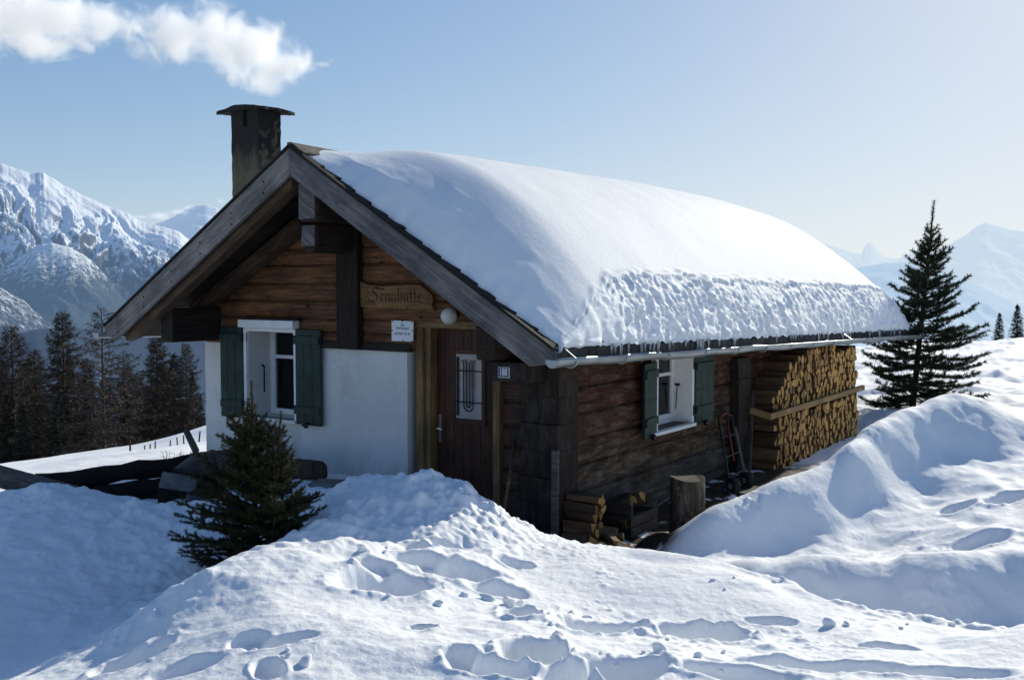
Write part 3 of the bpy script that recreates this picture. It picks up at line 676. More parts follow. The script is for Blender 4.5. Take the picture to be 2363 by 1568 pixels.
# roof
roof = MB()
def slab(x0, x1, th, y0, y1): return [(x0, zr(x0)), (x1, zr(x1)), (x1, zr(x1)-th), (x0, zr(x0)-th)]
roof.ext([(RX, RZ-.01), (RX, RZ-.15), (.40, zr(.40)-.13), (.40, zr(.40)-.01)], -.735, 11.75)
roof.ext([(RX, RZ-.01), (-5.88, zr(-5.88)-.01), (-5.88, zr(-5.88)-.13), (RX, RZ-.15)], -.735, 11.75)
rf = roof.shear().build('roof', M['darkbeam'], hut)
MB().ext([(RX, RZ), (RX, RZ-.27), (.20, 1.705), (.455, 1.735), (.455, zr(.455))], -.785, -.74).build('bargeboard', M['barge'], hut, bevel=.006)
o = MB().ext([(RX-.004, RZ), (-5.90, zr(-5.90)), (-5.86, 1.80), (-5.66, 1.76), (RX-.004, RZ-.27)], -.785, -.74).build('bargeboard', M['bargeleft'], hut, bevel=.006)
MB().ext([(-2.75, RZ-.245), (-5.62, zr(-5.62)-.21), (-5.60, zr(-5.60)-.33), (-5.45, zr(-5.45)-.37), (-2.75, RZ-.40)], -.70, -.56).build('verge_rafter', M['brownbeam'], hut, bevel=.01)
# thin lath on top of the bargeboard
mb = MB(); mb.ext([(RX, RZ+.035), (RX, RZ+.004), (.44, zr(.44)+.004), (.44, zr(.44)+.035)], -.80, -.748)
mb.ext([(RX-.003, RZ+.035), (-5.9, zr(-5.9)+.035), (-5.9, zr(-5.9)+.004), (RX-.003, RZ+.004)], -.80, -.748)
mb_l=mb.build('verge_lath', M['darkshingle'], hut, bevel=.004)
for i, f in enumerate(np.linspace(.12, .92, 6)):
    for q in (.07, .19):
        x = RX-3.2*f+.02*q; MB().tube([(x, -.789, zr(x)-q-.02), (x, -.783, zr(x)-q-.02)], .012, 6).build('nail', M['iron'], o)
# ridge board, bare shingles by the ridge, ragged shingle edge under the snow
mb = MB().bar((RX-.02, -.77, RZ+.045), (RX-.02, 2.0, RZ-.01), .05, .03); mb.bar((RX+.09, -.76, RZ-.008), (RX+.09, 2.0, RZ-.06), .22, .022, up=(.52, 0, .85))
mb.build('ridge_board', M['shingle'], hut, bevel=.003)
mb = MB()
for row in range(15):
    x0 = RX+.12+row*.21
    y = -.747+random.uniform(0, .008)
    while y < .2:
        w = random.uniform(.10, .2); jz = random.uniform(0, .012); dx = random.uniform(-.012, .012)
        x1 = x0+.25+dx
        if x1 > .45: break
        a = zr(x0)+.003+jz*.3; b = zr(x1)+.026+jz
        mb.add([(x0, y, a), (x1, y, b), (x1, y+w-.006, b+random.uniform(-.004, .004)), (x0, y+w-.006, a), (x1, y, b-.02), (x1, y+w-.006, b-.02), (x0, y, a-.01), (x0, y+w-.006, a-.01)],
               [(0, 1, 2, 3), (1, 4, 5, 2), (0, 6, 4, 1), (3, 2, 5, 7)])
        y += w
mb.build('shingle_course', M['darkshingle'], hut)
# eave board with plank joints, gutter
mb = MB(); y = -.72
while y < 11.7:
    w = random.uniform(.13, .2); mb.box(.402, .428+random.uniform(-.004, .004), y, min(y+w-.006, 11.72), 1.715+random.uniform(-.006, .006), 1.855, .002); y += w
mb.shear().build('eave_board', wood('dark_eave_boards', (.075, .075, .08), (.025, .025, .028), 'Z'), hut)
def gutter(xc, z0, y0, y1, r=.066, drop=.0213, name='gutter', side=1):
    n = 64; k = 11; mb = MB(); vs = []
    for i in range(n+1):
        y = y0+(y1-y0)*i/n; zc = z0-drop*(y-y0)+.006*math.sin(i*.9)+.005*math.sin(i*.37)
        for rad in (r, r-.004):
            for j in range(k+1):
                t = math.pi + math.pi*j/k
                vs.append((xc+rad*math.cos(t), y, zc+rad*math.sin(t)))
    w = 2*(k+1); fs = []
    for i in range(n):
        for j in range(k):
            a = i*w+j; fs.append((a, a+w, a+w+1, a+1)); a = i*w+k+1+j; fs.append((a, a+1, a+w+1, a+w))
        for a, b in ((0, k+1), (k, 2*k+1)): fs.append((i*w+a, i*w+b, (i+1)*w+b, (i+1)*w+a))
    mb.add(vs, fs)
    mb.tube([(xc+side*r, y0, z0), (xc+side*r, y1, z0-drop*(y1-y0))], .009, 8)
    o = mb.build(name, M['zinc'], hut, smooth=True)
    MB().add([(xc+r*math.cos(math.pi+math.pi*j/k), y0-.001, z0+r*math.sin(math.pi+math.pi*j/k)) for j in range(k+1)], [tuple(range(k+1))]).build('gutter_end_cap', M['zinc'], o)
    return o
gt = gutter(.50, 1.775, -.90, 11.8)
nb = 15
for i in range(nb):
    y = -.62+i*.87; zc = 1.775-.0213*(y+.9); mb = MB()
    mb.tube([(.50+.071*math.cos(math.pi+math.pi*j/10), y, zc+.071*math.sin(math.pi+math.pi*j/10)) for j in range(11)], .009, 6)
    if i in (0, 9): mb.bar((.43, y, zc+.10), (.56, y, zc+.008), .012, .003)
    mb.build('gutter_bracket', M['zinc'], gt)
gutter(-5.95, 1.83, -.86, 11.6, name='gutter', side=-1)
# beams
MB().box(-5.13, -4.90, -.56, 8.0, 1.735, 2.12, .006).build('eave_purlin', M['darkbeam'], hut, bevel=.015)
MB().box(-.63, -.43, -.42, .34, 1.70, 2.02, .006).build('eave_purlin', M['darkbeam'], hut, bevel=.015)
MB().box(-.62, -.14, -.27, .34, 1.50, 1.685, .006).build('lintel_log', M['cornerlog'], hut, bevel=.015)
mb = MB().box(-.12, .02, -.02, .3, 1.52, 1.7); mb.box(-.14, .40, .06, .22, 1.70, 1.84)
mb.build('eave_packing_beam', M['darkbeam'], hut)
c1 = P(683, 437, 1, -.62); c2 = P(733, 505, 1, -.62)
mb = MB().box(c1[0]+.02, c2[0]-.01, -.62, .2, 3.03, 3.43, .006).build('ridge_purlin', M['darkbeam'], hut, bevel=.03)
be = MB().box(c1[0]+.045, c2[0]-.035, -.628, -.612, 3.055, 3.405, .008).build('skylit_end_plate', M['barge'], mb_o if False else [o_ for o_ in hut.children if o_.name.startswith('ridge_purlin')][0], bevel=.004)  # thin grey plate added: skylight on the front face put into colour
mb = MB().box(-2.83, -2.60, -.50, .2, 2.80, 3.02, .006); mb.ext([(-2.82, 2.80), (-2.76, 2.72), (-2.66, 2.72), (-2.61, 2.80)], -.49, .2)
pc_ = mb.build('purlin_corbel', M['darkbeam'], hut, bevel=.03)
MB().box(-2.81, -2.625, -.508, -.49, 2.79, 3.0, .006).build('skylit_end_plate', M['barge'], pc_, bevel=.004)  # corbel front likewise: added pale plate imitates skylight
MB().box(-2.87, -2.56, .03, .16, 1.71, 3.0, .008).build('gable_post', M['darkpost'], hut, bevel=.012)
a = P(455, 718, 1, .02); b = P(705, 512, 1, .02)
MB().bar(a, b, .2, .13, up=(0, 0, 1)).build('brace_rafter', M['brownbeam'], hut, bevel=.01)
# more rafters under the left slope
for y in (.7, 1.7, 2.7):
    MB().ext([(-2.8, RZ-.17), (-5.6, zr(-5.6)-.14), (-5.6, zr(-5.6)-.26), (-2.8, RZ-.30)], y, y+.12).shear().build('rafter', M['brownbeam'], hut)
# chimney
ch0 = P(534, 300, 1, .6); ch1 = P(596, 300, 1, .6); ch2 = P(648, 300, 0, ch1[0])
cx0, cx1, cy0, cy1 = ch0[0], ch1[0], .6, ch2[1]
ctop = P(596, 249, 1, .6)[2]
def rough_box(mb, x0, x1, y0, y1, z0, z1, st=.05, amp=.006, seed=0):
    def face(f, u0, u1, v0, v1, flip):
        nu = max(1, int((u1-u0)/st)); nv = max(1, int((v1-v0)/st)); uu, vv = np.meshgrid(np.linspace(u0, u1, nu+1), np.linspace(v0, v1, nv+1), indexing='ij')
        pts = f(uu, vv); fs = []
        for i in range(nu):
            for j in range(nv):
                q = (i*(nv+1)+j, (i+1)*(nv+1)+j, (i+1)*(nv+1)+j+1, i*(nv+1)+j+1); fs.append(q[::-1] if flip else q)
        mb.add(pts.reshape(-1, 3), fs)
    def jit(x, y, z): return np.stack([x+amp*fbm(y*9+z*7+3, z*9-y*5, 3, seed), y+amp*fbm(x*9+z*7, z*9-x*5+9, 3, seed+2), z], -1)
    o = lambda a, s: np.zeros_like(a)+s
    face(lambda u, v: jit(u, o(u, y0), v), x0, x1, z0, z1, False); face(lambda u, v: jit(u, o(u, y1), v), x0, x1, z0, z1, True)
    face(lambda u, v: jit(o(u, x1), u, v), y0, y1, z0, z1, False); face(lambda u, v: jit(o(u, x0), u, v), y0, y1, z0, z1, True)
    face(lambda u, v: jit(u, v, o(u, z1)), x0, x1, y0, y1, False)
mb = MB(); zh = ctop-.20
rough_box(mb, cx0, cx1, cy0, cy1, 1.9, zh, .05, .010, 3)
hx0 = P(561, 262, 1, .6)[0]; hx1 = P(570, 262, 1, .6)[0]
rough_box(mb, cx0, hx0, cy0, cy0+.10, zh, ctop, .05, .010, 4); rough_box(mb, hx1, cx1, cy0, cy0+.09, zh, ctop, .05, .010, 5)
rough_box(mb, cx1-.09, cx1, cy0+.09, cy1, zh, ctop, .05, .010, 6)
mb.box(cx0, cx0+.08, cy1-.09, cy1, zh, ctop)
chim = mb.build('chimney', M['chimney'], hut)
L = P(508, 246, 1, .45); Rr = P(668, 247, 1, .9)
ex = .115; nx = 22; ny = 18; xs = np.linspace(cx0-ex, cx1+ex+.02, nx); ys = np.linspace(cy0-.13, cy1+.13, ny)
Xg, Yg = np.meshgrid(xs, ys, indexing='ij'); un = (Xg-xs[0])/(xs[-1]-xs[0])*2-1; vn = (Yg-ys[0])/(ys[-1]-ys[0])*2-1
Zt = ctop+.065-.05*np.abs(un)**1.6-.02*np.abs(vn)**2+.012*fbm(Xg*7, Yg*7, 3, 2)
Zb = Zt-.036-.02*(1-np.abs(un))-.008*fbm(Xg*9, Yg*9, 2, 3)
e = .02*perlin(Xg*8, Yg*8, 4)
mb = MB(); vt = np.stack([Xg+e, Yg+e, Zt], -1).reshape(-1, 3); vb = np.stack([Xg+e, Yg+e, Zb], -1).reshape(-1, 3); fs = []
for i in range(nx-1):
    for j in range(ny-1):
        q = (i*ny+j, (i+1)*ny+j, (i+1)*ny+j+1, i*ny+j+1); fs.append(q); fs.append(tuple(k+nx*ny for k in q[::-1]))
for i in range(nx-1):
    for j in (0, ny-1): a = i*ny+j; b = (i+1)*ny+j; fs.append((a, b, b+nx*ny, a+nx*ny))
for j in range(ny-1):
    for i in (0, nx-1): a = i*ny+j; b = a+1; fs.append((a, b, b+nx*ny, a+nx*ny))
mb.add(np.concatenate([vt, vb]), fs).build('chimney_cap', M['chimney'], chim)

# door
mb = MB(); xs = np.linspace(-1.72, -.92, 8)
for i in range(7): mb.box(xs[i]+.002, xs[i+1]-.002, .34, .38, 0, 1.95)
door = mb.build('door', M['doorwood'], hut, bevel=.004)
dx0, dx1, dz0, dz1 = -1.46, -1.13, 1.03, 1.69
mb = MB(); mb.box(dx0-.05, dx0, .325, .345, dz0-.05, dz1+.05); mb.box(dx1, dx1+.05, .325, .345, dz0-.05, dz1+.05); mb.box(dx0, dx1, .325, .345, dz1, dz1+.05); mb.box(dx0-.06, dx1+.06, .315, .345, dz0-.055, dz0-.002)
mb.build('door_window_frame', M['doorwood'], door, bevel=.004)
dp = MB().box(dx0, dx1, .333, .339, dz0, dz1).build('door_pane', plain('pale_frosted_pane', (.22, .23, .245), .25, var=.25, vscale=5, spec=.6), door)
mb = MB()
for z in (dz0+.17, dz1-.17): mb.tube([(dx0, .322, z), (dx1, .322, z)], .006, 6)
for s in (.055, .095):
    cx = dx0+.17; r = .115-s; pts = [(cx-r-.02, .318, dz1-.06)]+[(cx-r, .318, dz1-.09)]+[(cx+r*math.cos(t), .318, dz0+.14+r*math.sin(t)) for t in np.linspace(math.pi, 2*math.pi, 10)]+[(cx+r, .318, dz1-.09), (cx+r+.02, .318, dz1-.06)]
    mb.tube(pts, .006, 6)
mb.tube([(dx0+.03, .32, dz0+.03), (dx0+.03, .32, dz1-.03)], .010, 6)
mb.build('door_grille', M['iron'], door)
mb = MB().box(-1.695, -1.655, .330, .338, .76, 1.05); mb.tube([(-1.675, .335, .91), (-1.675, .285, .91), (-1.60, .28, .905)], .010, 8)
mb.build('door_handle', M['steel'], door)
fr = MB(); fr.box(-1.88, -1.79, .19, .36, -.1, 1.95); fr.box(-1.785, -1.72, .23, .36, -.1, 1.95); fr.box(-.92, -.84, .23, .36, -.1, 1.95)
fr.build('door_jamb', M['jamb'], hut, bevel=.006)
MB().box(-1.90, -.84, .185, .36, 1.952, 2.055).build('door_head', M['jambx'], hut, bevel=.006)

# front window
def shutter(hx, hy, wid, z0, z1, direc, ang, face, name='shutter'):
    """louvre-less board shutter; direc +-1 along the wall, face 'y' (front wall) or 'x' (side wall)"""
    mb = MB(); n = 3; th = .03
    for i in range(n):
        mb.box(wid*i/n+.001, wid*(i+1)/n-.002, 0, th, z0, z1)
    def place(m):
        vs = []
        for x, y, z in m.v:
            c, s = math.cos(ang), math.sin(ang); u = x*c + 0; out = y + x*s
            if face == 'y': vs.append((hx+direc*u, hy-out, z))
            else: vs.append((hy+out, hx+direc*u, z))
        m.v = vs; return m
    sh = place(mb).build(name, M['green'], hut, bevel=.004)
    for zz in (z0+.12, z1-.16):
        b = place(MB().box(.004, wid-.012, th+.002, th+.022, zz, zz+.085)).build('batten', M['green'], sh, bevel=.003)
    place(MB().box(.02, wid*.55, th+.003, th+.010, (z0+z1)/2-.004, (z0+z1)/2+.006)).build('shutter_bar', M['iron'], sh)
    place(MB().box(wid*.45, wid*.45+.02, th+.0, th+.05, z0-.03, z0+.03).box(wid*.36, wid*.6, th+.04, th+.05, z0-.01, z0+.012)).build('shutter_holdback', M['iron'], sh)
    for zz in (z0+.16, z1-.12): place(MB().box(-.05, .02, .004, .016, zz-.05, zz+.05)).build('hinge', M['iron'], sh)
    return sh
shutter(WX0-.05, .115, .36, .83, 1.90, -1, .10, 'y')
shutter(WX1+.05, .115, .41, .83, 1.90, 1, .02, 'y')
SY = .49
win = MB()
def ring(mb, O, I, y0, y1):
    n = len(O); vs = [(x, y, z) for y in (y0, y1) for x, z in list(O)+list(I)]; fs = []
    for i in range(n-1):
        a, b, c, d = i, i+1, n+i+1, n+i; k = 2*n
        fs += [(a, b, c, d), (d+k, c+k, b+k, a+k), (a, a+k, b+k, b), (d, c, c+k, d+k)]
    for i in (0, n-1): fs.append((i, n+i, 3*n+i, 2*n+i))
    mb.add(vs, fs)
ring(win, [(WX0-.05, WZ0), (WX0-.05, 1.90), (WX1+.05, 1.90), (WX1+.05, WZ0)], [(WX0-.002, WZ0), (WX0-.002, 1.86), (WX1+.002, 1.86), (WX1+.002, WZ0)], .10, .17)
win = win.build('window', M['whitepaint'], hut, bevel=.004)
MB().box(WX0-.06, WX1+.07, .03, .145, 1.905, 1.995).build('window_lintel', M['whitepaint'], win, bevel=.004)
MB().box(WX0-.06, WX1+.12, .04, .15, 1.997, 2.02).build('lintel_drip', M['darkbeam'], win)
MB().box(WX0-.06, WX1+.06, .06, .2, WZ0-.03, WZ0).build('window_sill', M['whitepaint'], win, bevel=.004)
mb = MB(); mb.add([(WX0, .14, WZ0), (WX0, SY+.05, WZ0), (WX0, SY+.05, 1.9), (WX0, .14, 1.9)], [(0, 1, 2, 3)]); mb.add([(WX1, .14, WZ0), (WX1, SY+.05, WZ0), (WX1, SY+.05, 1.9), (WX1, .14, 1.9)], [(3, 2, 1, 0)])
mb.add([(WX0, .14, WZ0), (WX1, .14, WZ0), (WX1, SY+.05, WZ0), (WX0, SY+.05, WZ0)], [(0, 1, 2, 3)]); mb.add([(WX0, .14, 1.9), (WX1, .14, 1.9), (WX1, SY+.05, 1.9), (WX0, SY+.05, 1.9)], [(3, 2, 1, 0)])
mb.build('window_reveal', M['greyreveal'], win)
mb = MB(); mb.box(WX0, WX0+.08, SY-.03, SY+.02, WZ0, 1.9); mb.box(WX0+.42, WX0+.50, SY-.03, SY+.02, WZ0, 1.9); mb.box(WX1-.06, WX1, SY-.03, SY+.02, WZ0, 1.9)
zb = P(650, 822, 1, SY)[2]
for a, b in ((WX0+.08, WX0+.42), (WX0+.5, WX1-.06)):
    mb.box(a, b, SY-.025, SY+.015, 1.83, 1.9); mb.box(a, b, SY-.025, SY+.015, WZ0, WZ0+.06); mb.box(a, b, SY-.02, SY+.01, zb-.02, zb+.02)
mb.build('window_sash', M['whitepaint'], win, bevel=.003)
glass = plain('dark_window_glass', (.02, .022, .025), .06, var=.1, spec=.8)
def clear_glass():
    m, nt, bs, out = newmat('clear_window_glass')
    bs.inputs['Base Color'].default_value = (.9, .93, .95, 1); bs.inputs['Roughness'].default_value = .03
    tr = N(nt, 'ShaderNodeBsdfTransparent'); tr.inputs[0].default_value = (.8, .83, .85, 1); gl = N(nt, 'ShaderNodeBsdfGlossy'); gl.inputs['Roughness'].default_value = .03
    fz = N(nt, 'ShaderNodeFresnel'); fz.inputs[0].default_value = 1.5; mx = N(nt, 'ShaderNodeMixShader')
    nt.links.new(fz.outputs[0], mx.inputs[0]); nt.links.new(tr.outputs[0], mx.inputs[1]); nt.links.new(gl.outputs[0], mx.inputs[2]); nt.links.new(mx.outputs[0], out.inputs[0])
    return m
M['glass'] = clear_glass()
for a, b in ((WX0+.08, WX0+.42), (WX0+.5, WX1-.06)):
    MB().box(a, b, SY-.004, SY+.001, WZ0+.06, 1.83).build('window_pane', M['glass'], win)
def curtain(axis, off, a, b, z0, z1, mat, parent, amp=.02, fr=60):
    n = 40; k = 6; u = np.linspace(a, b, n); zz = np.linspace(z0, z1, k); Ug, Zg = np.meshgrid(u, zz, indexing='ij'); D = off+amp*np.sin(Ug*fr+.6*np.sin(Zg*6))
    X, Y = (Ug, D) if axis == 'y' else (D, Ug)
    return grid_mesh('curtain', X, Y, Zg, mat, parent=None)
cm = plain('pale_curtain_cloth', (.78, .79, .82), .9, var=.08)
for a, b in ((WX0+.26, WX0+.44), ):
    kid(curtain('y', SY+.07, a, b, WZ0, zb-.05, cm, win), win)
mb = MB().tube([(WX0+.012, .36, 1.12), (WX0+.012, .36, 1.42)], .008, 6).tube([(WX0+.02, .36, 1.42), (WX0+.02, .32, 1.45)], .012, 6)
mb.build('window_bolt', M['iron'], win)

# side window
win2 = MB(); ring(win2, [(RY0-.055, RW0), (RY0-.055, 1.63), (RY1+.055, 1.63), (RY1+.055, RW0)], [(RY0-.002, RW0), (RY0-.002, 1.6), (RY1+.002, 1.6), (RY1+.002, RW0)], -.045, .02); win2.v = [(-y, x, z) for x, y, z in win2.v]
win2 = win2.build('window', M['whitepaint'], hut, bevel=.004)
MB().box(-.05, .075, RY0-.16, RY1+.06, RW0-.04, RW0-.002).build('window_sill', M['whitepaint'], win2, bevel=.004)
XD = -.21
mb = MB(); mb.add([(.02, RY1, RW0), (XD-.03, RY1, RW0), (XD-.03, RY1, 1.62), (.02, RY1, 1.62)], [(3, 2, 1, 0)]); mb.add([(.02, RY0, RW0), (XD-.03, RY0, RW0), (XD-.03, RY0, 1.62), (.02, RY0, 1.62)], [(0, 1, 2, 3)])
mb.add([(.02, RY0, 1.6), (.02, RY1, 1.6), (XD-.03, RY1, 1.6), (XD-.03, RY0, 1.6)], [(0, 1, 2, 3)])
mb.build('window_reveal', M['whitepaint'], win2)
MB().box(XD-.03, .0, RY0+.001, RY1-.001, RW0-.03, RW0+.001).build('inner_sill_board', M['greyplank'], win2)
mb = MB(); zb2 = P(1532, 863, 0, XD)[2]
for y in (RY0, RY0+.40, RY1-.055): mb.box(XD-.02, XD+.03, y, y+.055, RW0+.05, 1.60)
for a, b in ((RY0+.055, RY0+.40), (RY0+.455, RY1-.055)):
    mb.box(XD-.015, XD+.025, a, b, RW0+.05, RW0+.10); mb.box(XD-.01, XD+.02, a, b, zb2-.018, zb2+.018)
mb.box(XD-.02, XD+.03, RY0, RY1, RW0, RW0+.049)
mb.build('window_sash', M['whitepaint'], win2, bevel=.003)
for a, b in ((RY0+.055, RY0+.40), (RY0+.455, RY1-.055)):
    MB().box(XD-.004, XD+.001, a, b, RW0+.10, 1.6).build('window_pane', M['glass'], win2)
kid(curtain('x', XD-.06, RY0+.30, RY0+.58, RW0+.1, 1.6, cm, win2, .018, 55), win2)
kid(curtain('x', XD-.06, RY0+.66, RY1, RW0+.1, 1.6, cm, win2, .014, 55), win2)
mb = MB().tube([(-.15, RY1-.02, RW0+.15), (-.13, RY1-.03, RW0+.43)], .006, 6).box(-.155, -.10, RY1-.045, RY1-.02, RW0+.42, RW0+.445)
mb.build('window_stay', M['iron'], win2)
for za in (RW0+.08, 1.44): MB().box(.046, .056, RY1+.02, RY1+.075, za, za+.12).build('hinge', M['iron'], win2)
shutter(RY0-.055, .03, .41, .80, 1.58, -1, .16, 'x')
shutter(RY1+.06, .03, .45, .80, 1.58, 1, .06, 'x')

# ------------------------------------------------------------------ things on the walls
def text_mesh(body, size, name, mat, parent, align='CENTER', bold=0, loc=(0, 0, 0), rot=(math.pi/2, 0, 0), sx=1, shear=0):
    cu = bpy.data.curves.new(name, 'FONT'); cu.body = body; cu.size = size; cu.align_x = align; cu.align_y = 'CENTER'; cu.offset = bold; cu.extrude = .0006; cu.shear = shear
    t = bpy.data.objects.new(name+'_src', cu); col.objects.link(t); bpy.context.view_layer.update()
    me = bpy.data.meshes.new_from_object(t.evaluated_get(bpy.context.evaluated_depsgraph_get()))
    bpy.data.objects.remove(t); me.materials.clear(); me.materials.append(mat)
    Mx = Matrix.Translation(loc) @ Matrix.Rotation(rot[2], 4, 'Z') @ Matrix.Rotation(rot[0], 4, 'X') @ Matrix.Diagonal((sx, 1, 1, 1)); me.transform(Mx)
    o = bpy.data.objects.new(name, me); col.objects.link(o)
    if parent is not None: kid(o, parent)
    return o
# carved name board
sg = tag(empty('carved_sign', (-2.1, .12, 2.2)), 'carved golden wooden board reading Sennhütte on the gable logs', 'sign')
out_px = [(834, 648), (842, 652), (858, 657), (880, 660), (910, 658), (945, 656), (972, 657), (983, 665), (992, 672), (1001, 681), (1002, 695), (1000, 703), (1005, 717), (985, 714), (950, 712), (915, 713), (880, 711), (862, 712), (835, 706), (834, 680)]
pts = [P(x, y, 1, .11) for x, y in out_px]
mb = MB(); n = len(pts); mb.add([(p[0], .085, p[2]) for p in pts]+[(p[0], .13, p[2]) for p in pts], [tuple(range(n))[::-1], tuple(range(n, 2*n))]+[(i, (i+1) % n, (i+1) % n+n, i+n) for i in range(n)])
mb.build('sign_board', M['signwood'], sg, bevel=.006)
def nib(mb, poly, o, sx, sy, w=.020, y=.0835, ang=42):
    nx, nz = math.cos(math.radians(ang))*w/2, math.sin(math.radians(ang))*w/2
    for (ax, az), (bx, bz) in zip(poly[:-1], poly[1:]):
        A = (o[0]+ax*sx, o[1]+az*sy); B = (o[0]+bx*sx, o[1]+bz*sy)
        mb.add([(A[0]-nx, y, A[1]-nz), (A[0]+nx, y, A[1]+nz), (B[0]+nx, y, B[1]+nz), (B[0]-nx, y, B[1]-nz)], [(0, 1, 2, 3)])
def minim(dx): return [(-.06+dx, .84), (.04+dx, .96), (.04+dx, .14), (.13+dx, .02)]
def arch(dx): return [(.06+dx, .76), (.3+dx, .98)]
LT = {'S': (.98, [[(.72, 1.5), (.45, 1.74), (.14, 1.5), (.14, 1.15), (.5, .86), (.62, .5), (.5, .06), (.2, -.12), (-.02, .06), (-.32, .02)], [(.32, 1.66), (.62, 1.54), (1.2, 1.52), (1.42, 1.36)]]),
      'e': (.50, [[(.32, .12), (.16, .0), (.03, .14), (.03, .84), (.15, .98), (.29, .80), (.06, .46)]]),
      'n': (.66, [minim(0), arch(0), minim(.34)]),
      'h': (.64, [[(-.1, 1.5), (.05, 1.64), (.05, .12), (.13, .02)], arch(.02), [(.3, .98), (.40, .82), (.40, .2), (.28, -.22)]]),
      'ü': (.66, [minim(0), minim(.34), [(.13, .02), (.36, .2)], [(-.02, 1.22), (.10, 1.36)], [(.30, 1.22), (.42, 1.36)]]),
      't': (.42, [[(.0, 1.34), (.06, 1.44), (.06, .14), (.17, .02)], [(-.10, .95), (.24, .95)]])}
sgb = [c for c in sg.children][0]
x = 0; tot = sum(LT[c][0] for c in 'Sennhütte'); a0 = P(858, 703, 1, .084); a1 = P(977, 703, 1, .084); sx = (a1[0]-a0[0])/tot; sy = .088
for c in 'Sennhütte':
    mb = MB()
    for st in LT[c][1]: nib(mb, st, (a0[0]+x*sx, a0[2]+.035), sx, sy, .016)
    x += LT[c][0]; mb.build('letter', M['signink'], sgb)
mb = MB()
for (px, py) in [(848, 672), (845, 684), (850, 692), (985, 672), (990, 682), (983, 690), (992, 692), (868, 709), (905, 709), (915, 710), (940, 709)]:
    p = P(px, py, 1, .084); nib(mb, [(-.2, 0), (0, .2), (.2, 0), (0, -.2), (-.2, 0)], (p[0], p[2]), .05, .05, .010)
mb.build('carved_ornament', M['signink'], sgb)
# notice
nt_ = tag(empty('notice', (-2.0, .13, 1.9)), 'small white notice with black print pinned left of the door', 'notice')
q = [P(x, y, 1, .12) for x, y in ((904, 739), (954, 741), (953, 788), (904, 786))]
MB().add([(p[0], .118, p[2]) for p in q]+[(p[0], .126, p[2]) for p in q], [(3, 2, 1, 0), (4, 5, 6, 7), (0, 1, 5, 4), (1, 2, 6, 5), (2, 3, 7, 6), (3, 0, 4, 7)]).build('notice_sheet', M['paper'], nt_)
cx = (q[0][0]+q[1][0])/2
for body, py, s in (('Zu', 750, .042), ('Vermieten', 757, .042), ('027/927 31 81', 770, .038)):
    z = P(928, py, 1, .117)[2]; text_mesh(body, s, 'notice_text', M['ink'], nt_, loc=(cx, .1165, z), shear=.15)
for px, py in ((907, 741), (929, 741), (951, 743), (905, 762), (952, 763), (930, 786), (951, 787)):
    p = P(px, py, 1, .117); MB().tube([(p[0], .112, p[2]), (p[0], .118, p[2])], .007, 6).build('pin', M['iron'], nt_)
# house number
hn = tag(empty('house_number_plate', (-.41, -.29, 1.58)), 'small blue enamel plate with white number 188', 'number plate')
p0 = P(1149, 846, 1, -.285); p1 = P(1175.5, 872, 1, -.285); 
MB().box(p0[0], p1[0], -.286, -.278, p1[2], p0[2]).build('plate', M['whiteenamel'], hn, bevel=.003)
MB().box(p0[0]+.006, p1[0]-.006, -.2885, -.2865, p1[2]+.006, p0[2]-.006).build('plate_field', M['blueplate'], hn)
text_mesh('188', .092, 'plate_digits', M['whiteenamel'], hn, loc=((p0[0]+p1[0])/2, -.2905, (p0[2]+p1[2])/2), sx=.66, bold=.0012)
# globe lamp
lp = P(1036, 729, 1, .02); lam = tag(empty('globe_lamp', (lp[0], .1, lp[2])), 'round white globe lamp above the door', 'lamp')
mb = MB(); r = .083
mb.lathe([(max(.001, r*math.sin(t)), -r*math.cos(t)) for t in np.linspace(0.02, math.pi-.02, 24)], (lp[0], .02, lp[2]), 32).build('lamp_globe', M['lamp'], lam, smooth=True)
MB().tube([(lp[0]+.01, .09, lp[2]+.015), (lp[0]+.01, .19, lp[2]+.02)], [.035, .04], 16).build('lamp_mount', M['darkbeam'], lam, smooth=True)

